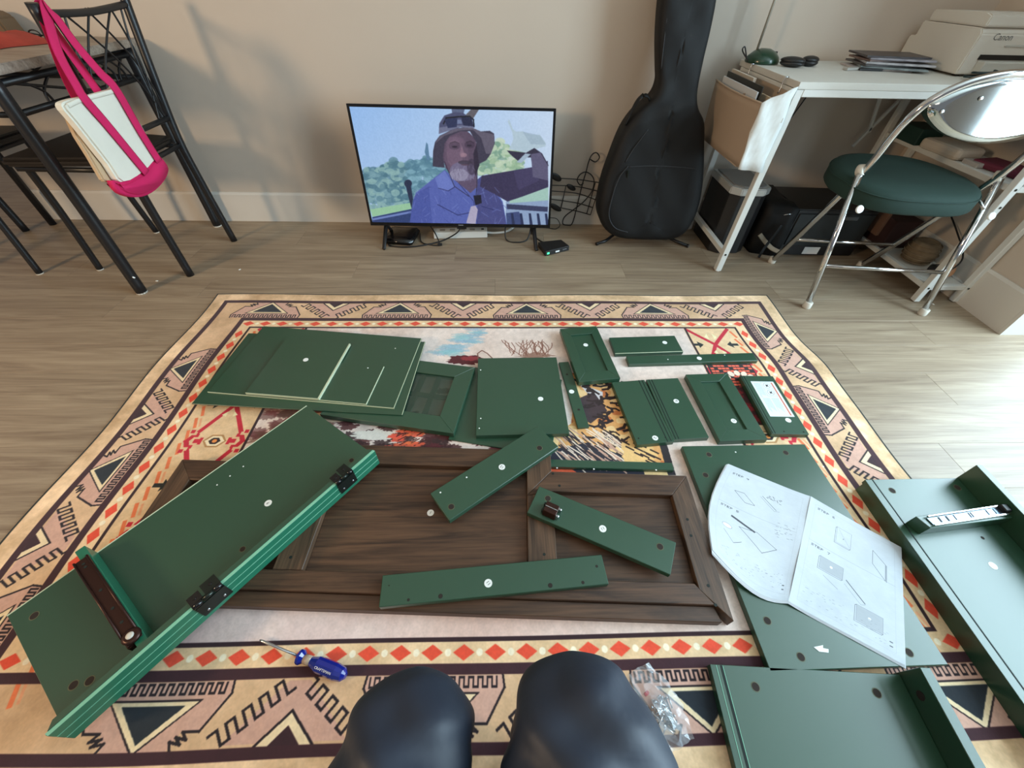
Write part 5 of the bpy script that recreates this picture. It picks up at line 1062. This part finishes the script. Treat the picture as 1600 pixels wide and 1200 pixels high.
# fabric pouch at the desk's left side
HG = thing('hanging_organizer', 'beige and white fabric pouch hanging from the left side of the desk, papers inside', 'organizer', (.94, 1.85, .44))
b = bm_new(); g = []
for j in range(9):
    r = []
    for i in range(13):
        s, t_ = i/12, j/8; y = 1.640+.42*s; z = .445+.205*t_+.0*s; x = .905-.018*math.sin(math.pi*s)*(.4+.6*t_)-.010*t_; r.append((x, y, z))
    g.append(r)
V1 = [[b.verts.new(p) for p in r] for r in g]; V2 = [[b.verts.new((p[0]+.003, p[1], p[2])) for p in r] for r in g]
for j in range(8):
    for i in range(12):
        f = b.faces.new((V1[j][i], V1[j][i+1], V1[j+1][i+1], V1[j+1][i])); f.smooth = True; f = b.faces.new((V2[j+1][i], V2[j+1][i+1], V2[j][i+1], V2[j][i])); f.smooth = True
for i in range(12): b.faces.new((V1[8][i], V1[8][i+1], V2[8][i+1], V2[8][i])); b.faces.new((V1[0][i+1], V1[0][i], V2[0][i], V2[0][i+1]))
obj('outer_pocket', b, FELT, HG)
b = bm_new(); sweep(b, [(g[8][i][0]+.0015, g[8][i][1], g[8][i][2]) for i in range(13)], .0035, 8); obj('hem', b, FELT, HG)
b = bm_new(); prism(b, [(.893, .652), (.900, .442), (.995, .432), (.995, .700)], 1.634, 1.637, lambda x, y, z: (x, z, y)); bmesh.ops.subdivide_edges(b, edges=b.edges, cuts=6, use_grid_fill=True)
for v in b.verts: v.co.y += .005*math.sin(v.co.x*90+v.co.z*38)+.003*math.sin(v.co.z*70)
obj('front_gusset', b, FELTW, HG, smooth=True)
b = bm_new(); box(b, (.990, 1.865, .565), (.004, .42, .23)); obj('back_panel', b, FELT, HG)
b = bm_new(); box(b, (.945, 1.865, .444), (.088, .415, .004)); obj('base', b, FELT, HG)
b = bm_new(); prism(b, [(.900, .65), (.985, .65), (.985, .46), (.900, .46)], 1.80, 1.803, lambda x, y, z: (x, z, y)); obj('divider', b, FELT, HG)
for (x, y0, y1, zt_, m, th, lb, nm) in ((.912, 1.72, 2.03, .668, PAPER, .006, 'white papers in the fabric pouch nearest its outer face', 'papers'), (.922, 1.715, 2.03, .684, mat('dark_folder', (44, 44, 40), .5), .004, 'dark green folder standing in the fabric pouch', 'folder'), (.945, 1.84, 2.04, .690, mat('cream_paper', (190, 180, 166), .8), .012, 'thick bundle of papers behind the folder in the pouch', 'papers'), (.960, 1.67, 1.78, .655, mat('manila', (196, 180, 156), .8), .006, 'manila envelope in the front compartment of the pouch', 'envelope'), (.935, 1.655, 1.67, .625, mat('maroon_card', (60, 30, 34), .6), .03, 'small dark box in the front corner of the pouch', 'box')):
    b = bm_new(); box(b, (x, (y0+y1)/2, (.447+zt_)/2), (th, y1-y0, zt_-.447), bev=.0008); tag(obj(nm, b, m), lb, nm.rstrip('s') if nm == 'papers' else nm)
for y in (1.72, 1.99):
    b = bm_new(); sweep(b, [(1.0, y, .7125), (.988, y, .7125), (.9865, y, .70), (.9865, y, .672), (.982, y, .665)], .0022, 8); obj('hook', b, STEEL, HG)

# bin, speaker box, bag under the desk
t = thing('waste_bin', 'black bin with a silver rimmed lid under the left end of the desk', 'bin', (1.13, 1.93, 0))
b = bm_new(); prism(b, [(1.022, 1.845), (1.060, 1.815), (1.155, 1.815), (1.190, 1.840), (1.190, 2.06), (1.022, 2.06)], .001, .275); bmesh.ops.bevel(b, geom=list(b.edges), offset=.003, segments=1, affect='EDGES'); obj('body', b, BLACKP, t)
b = bm_new(); prism(b, [(1.016, 1.838), (1.056, 1.806), (1.160, 1.806), (1.196, 1.834), (1.196, 2.066), (1.016, 2.066)], .276, .306); bmesh.ops.bevel(b, geom=list(b.edges), offset=.004, segments=2, affect='EDGES'); obj('silver_rim', b, mat('silver_plastic', (186, 190, 190), .3, metal=.3), t)
b = bm_new(); prism(b, [(1.034, 1.856), (1.068, 1.824), (1.148, 1.824), (1.178, 1.85), (1.178, 2.05), (1.034, 2.05)], .3062, .311); obj('lid', b, mat('grey_lid', (120, 122, 122), .4), t)
t = thing('black_amplifier', 'wide black electronics cabinet on the floor under the desk', 'amplifier', (1.55, 1.93, 0))
b = bm_new(); prism(b, [(1.345, 1.800), (1.715, 1.790), (1.730, 2.060), (1.345, 2.080)], .004, .225); bmesh.ops.bevel(b, geom=list(b.edges), offset=.005, segments=2, affect='EDGES'); obj('case', b, BLACKP, t)
b = bm_new(); box(b, (1.53, 1.7925, .132), (.345, .006, .150), R(-1.5), .002); obj('front_panel', b, mat('dark_panel', (30, 36, 38), .5), t)
b = bm_new(); box(b, (1.60, 1.7885, .190), (.065, .006, .018), R(-1.5), .003); obj('handle_recess', b, mat('grey_badge2', (90, 94, 96), .4), t)
b = bm_new(); box(b, (1.505, 1.7945, .030), (.075, .0015, .035), R(-1.5)); obj('white_label', b, STICK, t)
b = bm_new(); box(b, (1.635, 1.793, .020), (.045, .0015, .008), R(-1.5)); obj('badge', b, mat('grey_badge', (120, 124, 130), .4), t)
t = thing('black_camera_bag', 'black soft bag with pale straps on the floor between the bin and the electronics cabinet', 'bag', (1.28, 1.9, 0))
b = bm_new(); prism(b, [(1.225, 1.83), (1.335, 1.78), (1.338, 2.05), (1.225, 2.06)], .003, .235); bmesh.ops.subdivide_edges(b, edges=b.edges, cuts=3, use_grid_fill=True)
for v in b.verts: v.co += Vector((.004*math.sin(v.co.z*50), .008*math.sin(v.co.z*33+v.co.x*20), .006*math.sin(v.co.y*30+v.co.x*40)))
obj('bag_body', b, NYLON, t, smooth=True)
GST = mat('pale_strap', (150, 142, 126), .8)
b = bm_new(); sweep(b, smooth_pts([(1.228, 1.815, .10), (1.262, 1.795, .07), (1.30, 1.782, .045), (1.335, 1.765, .035)], 5), [(.0015, .010)]*16, 8, flat=(0, 1, 0)); obj('strap', b, GST, t)
b = bm_new(); sweep(b, smooth_pts([(1.29, 1.785, .16), (1.275, 1.78, .11), (1.258, 1.778, .05), (1.24, 1.76, .01)], 5), [(.0015, .008)]*16, 8, flat=(0, 1, 0)); obj('strap', b, NYLON, t)
b = bm_new(); sweep(b, [(1.275, 1.785, .205), (1.305, 1.778, .215)], .002, 6); obj('zip_pull', b, STEEL, t)
cable('wall_cable', 'black cable hanging down the wall behind the desk', [(1.36, 2.128, .69), (1.355, 2.128, .60), (1.33, 2.128, .52), (1.30, 2.128, .43), (1.29, 2.128, .33)], .003)
cable('black_cable', 'black cable sagging between shelf tower and right wall', [(1.945, 1.80, .30), (1.92, 1.60, .22), (1.88, 1.47, .17), (1.83, 1.44, .12)], .003)
# shelf tower contents
def simple(name, label, cat, c, s, m, rz=0, bev=.003, group=None):
    b = bm_new(); box(b, c, s, rz, bev, seg=2); return tag(obj(name, b, m), label, cat, group)
simple('green_box', 'dark green box at the left front of the middle shelf', 'box', (1.785, 1.93, .4985), (.10, .13, .06), mat('deep_green_card', (20, 52, 46), .6))
simple('folded_cloth', 'pale folded cloth on the middle shelf behind the steel backrest', 'cloth', (1.80, 1.76, .489), (.12, .18, .040), mat('pale_cloth', (196, 186, 172), .9, bump=.4, bscale=80), .1, .014)
simple('wine_pouch', 'wine red flat pouch on the front of the middle shelf', 'pouch', (1.86, 1.55, .480), (.11, .20, .022), mat('wine_fabric', (96, 28, 50), .7), .2, .008)
simple('clear_box', 'translucent storage box on the middle shelf near the red pouch', 'box', (1.80, 1.625, .4765), (.055, .07, .016), mat('frosted_box', (176, 172, 168), .3), 0, .004)
simple('dark_storage_box', 'dark maroon box standing on the bottom shelf', 'box', (1.835, 1.86, .140), (.13, .26, .122), mat('dark_maroon_card', (48, 26, 26), .7))
b = bm_new(); box(b, (1.764, 1.84, .165), (.014, .12, .10), 0, .001); tag(obj('cardboard_flap', b, mat('brown_card', (112, 84, 68), .9)), 'brown cardboard sleeve against the dark maroon box', 'cardboard')
t = thing('wicker_basket', 'small brown wicker ball on the bottom shelf', 'basket', (1.845, 1.61, .079))
WK = mat('wicker', (112, 96, 74), .85, bump=.8, bscale=120, vary=.3, vscale=30)
b = bm_new(); lathe(b, (1.845, 1.61, .079), [(.03, 0), (.052, .015), (.060, .045), (.052, .080), (.040, .095), (.036, .090)], 20); obj('body', b, WK, t)
for k in range(5): z = .012+k*.018; r_ = .05+.012*math.sin(3.14*(k+.5)/5.); b = bm_new(); sweep(b, [(1.845+r_*math.cos(a_), 1.61+r_*math.sin(a_), .079+z) for a_ in np.linspace(0, 6.2832, 21)[:-1]], .0025, 6, closed=True); obj('woven_band', b, WK, t)
b = bm_new(); lathe(b, (1.870, 1.468, .118), [(.006, -.004), (.026, -.004), (.028, 0), (.026, .004), (.006, .004)], 24, Matrix.Rotation(R(62), 4, 'X') @ Matrix.Rotation(R(12), 4, 'Y')); tag(obj('wooden_disc', b, mat('pale_wood_disc', (206, 152, 112), .6)), 'round peach coloured wooden disc at the front of the bottom shelf', 'disc')
simple('black_pouch', 'small black pouch holding the wooden disc upright on the bottom shelf', 'pouch', (1.862, 1.505, .098), (.06, .045, .036), BLACKP, 0, .01)

# on the desk
t = thing('desk_lamp', 'desk lamp with domed green base and thin steel pole', 'lamp', (1.045, 2.04, .711))
b = bm_new(); lathe(b, (1.045, 2.035, .7115), [(.062, 0), (.064, .006), (.058, .020), (.040, .036), (.018, .044), (0, .045)], 28); obj('base', b, mat('green_enamel', (18, 56, 38), .3, coat=.3), t)
b = bm_new(); sweep(b, [(1.018, 2.05, .748), (1.018, 2.05, 1.15)], .0048, 10); obj('pole', b, mat('satin_steel', (176, 172, 160), .45, metal=.4), t)
b = bm_new(); lathe(b, (1.018, 2.02, 1.20), [(.075, -.05), (.055, 0), (.03, .03), (0, .04)], 20); obj('shade', b, mat('green_enamel', (18, 56, 38), .3), t)
b = bm_new(); sweep(b, smooth_pts([(.990, 2.06, .724), (.975, 2.07, .755), (.965, 2.06, .745), (.985, 2.02, .716)], 6), .0025, 6); obj('cord', b, BLACKP, t)
b = bm_new(); box(b, (1.088, 2.03, .742), (.012, .008, .012), .4, .002); obj('switch', b, BLACKP, t)
for (x, y, rz_, lb) in ((1.120, 1.945, -.5, 'left of two small black oval cases beside the green lamp base'), (1.205, 1.975, .2, 'right of two small black oval cases beside the green lamp base')):
    t = thing('black_case', lb, 'case', (x, y, .711), 'small black cases by the lamp')
    for zz, nm in ((.0115, 'lower_shell'), (.0205, 'upper_shell')):
        b = bm_new(); bmesh.ops.create_uvsphere(b, u_segments=16, v_segments=10, radius=1); bmesh.ops.scale(b, vec=(.044 if x < 1.15 else .033, .027, .012), verts=b.verts); bmesh.ops.rotate(b, matrix=Matrix.Rotation(rz_, 3, 'Z'), verts=b.verts); bmesh.ops.translate(b, vec=(x, y, .711+zz), verts=b.verts); obj(nm, b, BLACKP, t, smooth=True)
mg = [((168, 160, 158), .20, .14, .08, 1.46, 1.955), ((120, 132, 136), .22, .15, -.12, 1.50, 1.94), ((70, 66, 66), .20, .15, .16, 1.485, 1.965), ((176, 178, 184), .23, .15, -.06, 1.515, 1.945), ((110, 90, 84), .19, .14, .22, 1.49, 1.975), ((150, 150, 160), .22, .15, -.02, 1.52, 1.955), ((64, 58, 60), .23, .15, .12, 1.50, 1.97)]
nmz = ['bottom', 'second', 'third', 'middle', 'fifth', 'second from top', 'topmost']
z = .7115
for i, (c, l, w_, a_, x, y) in enumerate(mg):
    b = bm_new(); box(b, (x, y, z+.003), (l, w_, .0058), a_-.25, .0006); o = obj('magazine', b, mat('magazine_cover_%d' % i, c, .4, vary=.35, vscale=22), loc=(x, y, z))
    tag(o, '%s %s magazine of the pile left of the printer' % (nmz[i], 'dark' if sum(c) < 300 else 'pale grey'), 'magazine', 'magazines piled beside the printer'); z += .0062
for i, (x, y, a_) in enumerate(((1.345, 1.905, .25), (1.40, 1.895, -.1))):
    b = bm_new(); box(b, (x, y, .7155), (.085, .022, .007), a_, .001); tag(obj('disc_case', b, [mat('silver_case', (176, 176, 172), .3), BLACKP][i]), ['thin silver case lying at the left foot of the magazine pile', 'thin black case lying at the left foot of the magazine pile'][i], 'case')
PT = thing('printer', 'white inkjet printer on the right end of the desk', 'printer', (1.80, 1.97, .711))
x0, x1, yf_, yb = 1.655, 1.943, 1.80, 2.12
b = bm_new(); prism(b, [(yf_, .718), (yb, .718), (yb, .80), (yb-.03, .80), (yb-.03, .845), (yf_+.012, .845), (yf_, .83)], x0, x1, lambda x, y, z: (z, x, y)); bmesh.ops.bevel(b, geom=list(b.edges), offset=.004, segments=2, affect='EDGES'); obj('body', b, PRN, PT)
b = bm_new(); prism(b, [(yf_+.004, .8465), (yb-.05, .8465), (yb-.05, .878), (yf_+.03, .884), (yf_+.006, .878)], x0+.002, x1, lambda x, y, z: (z, x, y)); bmesh.ops.bevel(b, geom=list(b.edges), offset=.004, segments=2, affect='EDGES'); obj('scanner_lid', b, PRN, PT)
b = bm_new(); box(b, ((x0+x1)/2+.02, yf_-.001, .768), (x1-x0-.05, .004, .014), 0); obj('paper_slot', b, PRND, PT)
b = bm_new(); box(b, ((x0+x1)/2+.02, yf_-.016, .742), (x1-x0-.06, .034, .034), 0, .004, seg=2); obj('paper_tray', b, mat('printer_grey', (186, 188, 182), .5), PT)
b = bm_new(); box(b, (x0+.17, yf_-.0015, .800), (.12, .004, .006), 0, .001); obj('tray_grip', b, mat('printer_grey', (186, 188, 182), .5), PT)
for (x, y) in ((x0+.03, yf_+.03), (x1-.03, yf_+.03), (x0+.03, yb-.03), (x1-.03, yb-.03)): b = bm_new(); lathe(b, (x, y, .7112), [(.012, 0), (.012, .0068)], 12); obj('foot', b, BLACKP, PT)
text('printed_name', 'Canon', .026, mat('grey_lettering', (96, 100, 102), .5), PT, Matrix.Translation((x0+.085, yf_-.0009, .822)) @ Matrix.Rotation(R(90), 4, 'X'))
cable('coiled_cable', 'dark cable coil on the desk in front of the printer', [(1.66+.030*math.cos(a_)+.02*a_/6, 1.735+.022*math.sin(a_), .715+.0018*k_) for k_, a_ in enumerate(np.linspace(0, 12.5, 14))]+[(1.80, 1.71, .716), (1.90, 1.72, .716)], .0035, mat('teal_black_cable', (20, 44, 48), .4))

# ================================================================== GREEN FOLDING CHAIR
FC = thing('folding_chair', 'chrome folding chair with round green cushioned seat, facing the white desk', 'folding chair', (1.49, 1.55, 0))
def mir(p): return (1.496-(p[0]-1.496), p[1], p[2])
sk = -.045   # the chair stands slightly turned
def tw(p): return (p[0], p[1]+sk*((p[0]-1.496)/.23)*.5, p[2])
L0 = [(1.293, 1.710, .012), (1.284, 1.60, .22), (1.274, 1.475, .475), (1.268, 1.437, .60), (1.268, 1.417, .655), (1.292, 1.404, .708), (1.350, 1.397, .750), (1.425, 1.394, .772), (1.496, 1.393, .777)]
arch = L0 + [mir(p) for p in L0[::-1][1:]]
tube_part('back_frame', [tw(p) for p in arch], .0115, FC, CHROME, k=7, n=14)
for s in (0, 1):
    g = (lambda p: tw(p)) if s == 0 else (lambda p: tw(mir(p)))
    tube_part('rear_leg', [g((1.266, 1.342, .012)), g((1.262, 1.470, .482))], .011, FC, CHROME, sm=False, n=14)
    for p in ((1.266, 1.342, 0), (1.293, 1.712, 0)):
        q = g(p); b = bm_new(); lathe(b, (q[0], q[1], 0), [(.015, 0), (.0165, .004), (.0155, .026), (.012, .028)], 14); obj('foot_cap', b, CAPW, FC)
    q = g((1.266, 1.472, .488)); b = bm_new(); sweep(b, [(q[0]-.004, q[1]+.012, q[2]-.004), (q[0]+.004, q[1]-.006, q[2]+.004)], [(.020, .018), (.018, .016)], 12); obj('collar', b, CAPW, FC)
    q = g((1.262, 1.42, .395)); b = bm_new(); lathe(b, (q[0]+(.012 if s == 0 else -.012), q[1]-.028, q[2]-.01), [(.012, -.004), (.014, 0), (.012, .004)], 16, Matrix.Rotation(R(65), 4, 'X')); obj('seat_bumper', b, STICK, FC)
    tube_part('seat_bracket', [g((1.272, 1.50, .425)), g((1.282, 1.425, .395))], .005, FC, CHROME, sm=False, n=8)
    q0, q1 = g((1.276, 1.497, .440)), g((1.282, 1.60, .400)); tube_part('seat_bracket', [q0, q1], .004, FC, CHROME, sm=False, n=8)
for (a_, nm) in (((1.2645, 1.388, .165), 'cross_bar'), ((1.2865, 1.632, .155), 'cross_bar')):
    tube_part(nm, [tw(a_), tw(mir(a_))], .0075, FC, CHROME, sm=False)
# seat cushion, a rounded D tilted back a little
so = []
for i in range(40):
    a_ = 2*math.pi*i/40; cx, cy = math.cos(a_), math.sin(a_)
    x = 1.470+.228*math.copysign(abs(cx)**.66, cx); y = 1.545+.182*math.copysign(abs(cy)**.74, cy)
    if cy > 0: x = 1.462+(x-1.470)*(1-.20*cy)
    so.append((x, y))
zs = lambda y: .418+.10*(y-1.38)
b = bm_new(); prof = [(.97, -.016), (1.0, -.008), (1.0, .030), (.965, .044), (.86, .050), (.5, .054)]; rg = []
for sc_, dz in prof: rg.append([b.verts.new(tw((1.490+(x-1.490)*sc_, 1.545+(y-1.545)*sc_, zs(1.545+(y-1.545)*sc_)+dz-.020))) for x, y in so])
for i in range(len(prof)-1):
    for k in range(40): f = b.faces.new((rg[i][k], rg[i][(k+1) % 40], rg[i+1][(k+1) % 40], rg[i+1][k])); f.smooth = True
b.faces.new(rg[0][::-1]); b.faces.new(rg[-1]); obj('seat_cushion', b, CUSH, FC)
b = bm_new(); sweep(b, [tw((x, y, zs(y)+.0125)) for x, y in so], .0022, 6, closed=True); obj('cushion_piping', b, CUSH, FC)
# backrest plate: polished back, green front
bt = [(1.285, .690), (1.300, .712), (1.352, .742), (1.425, .762), (1.496, .767), (1.567, .762), (1.640, .742), (1.692, .712), (1.707, .690), (1.690, .664), (1.630, .630), (1.560, .612), (1.496, .606), (1.432, .612), (1.362, .630), (1.302, .664)]
rg2 = smooth_pts([(x, z_, 0) for x, z_ in bt], 4, closed=True); n = len(rg2)
def byy(x, z_): return 1.394+.030*(1-((x-1.496)/.22)**2)*-0.0 + .035*((1-((x-1.496)/.215)**2))*-.30 - .07*(.70-z_)
for nm, d0, d1, m, scl in (('backrest_shell', 0, .004, CHROME_P, 1.0), ('backrest_pad', .0045, .022, CUSH, 1.015)):
    b = bm_new(); cols = 18; rws = 7; GA = []
    # fill by scaled rings toward the centre so the plate can bow
    rgs = []
    for q in (1.0, .8, .6, .4, .2):
        rgs.append([(1.496+(p.x-1.496)*q*scl, .690+(p.y-.690)*q*scl) for p in rg2])
    for d in (d0, d1):
        VV = [[b.verts.new(tw((x, byy(x, z_)+d, z_))) for x, z_ in r] for r in rgs]; ce = b.verts.new(tw((1.496, byy(1.496, .69)+d, .69)))
        for i in range(4):
            for k in range(n): f = b.faces.new((VV[i][k], VV[i][(k+1) % n], VV[i+1][(k+1) % n], VV[i+1][k])); f.smooth = True
        for k in range(n): f = b.faces.new((VV[4][k], VV[4][(k+1) % n], ce)); f.smooth = True
        GA.append(VV[0])
    for k in range(n): b.faces.new((GA[0][k], GA[0][(k+1) % n], GA[1][(k+1) % n], GA[1][k]))
    bmesh.ops.recalc_face_normals(b, faces=b.faces); obj(nm, b, m, FC)
for (x, z_) in ((1.325, .682), (1.405, .718), (1.587, .718), (1.667, .682)):
    q = tw((x, byy(x, z_)-.001, z_)); b = bm_new(); lathe(b, q, [(.006, 0), (.005, .003), (.002, .0038)], 12, Matrix.Rotation(R(90), 4, 'X')); obj('rivet', b, CHROME, FC)

# crumbs on the floor
for i, (x, y) in enumerate(((-1.478, 1.535), (-1.172, 1.632), (1.83, 1.39))):
    b = bm_new(); box(b, (x, y, .0015), (.009, .005, .002), i*.9, .0004); tag(obj('paper_crumb', b, STICK), ['tiny white paper crumb on the floor by the table leg', 'tiny white paper crumb on the floor between rug and wall', 'tiny white curl of paper on the floor below the shelf tower'][i], 'paper')
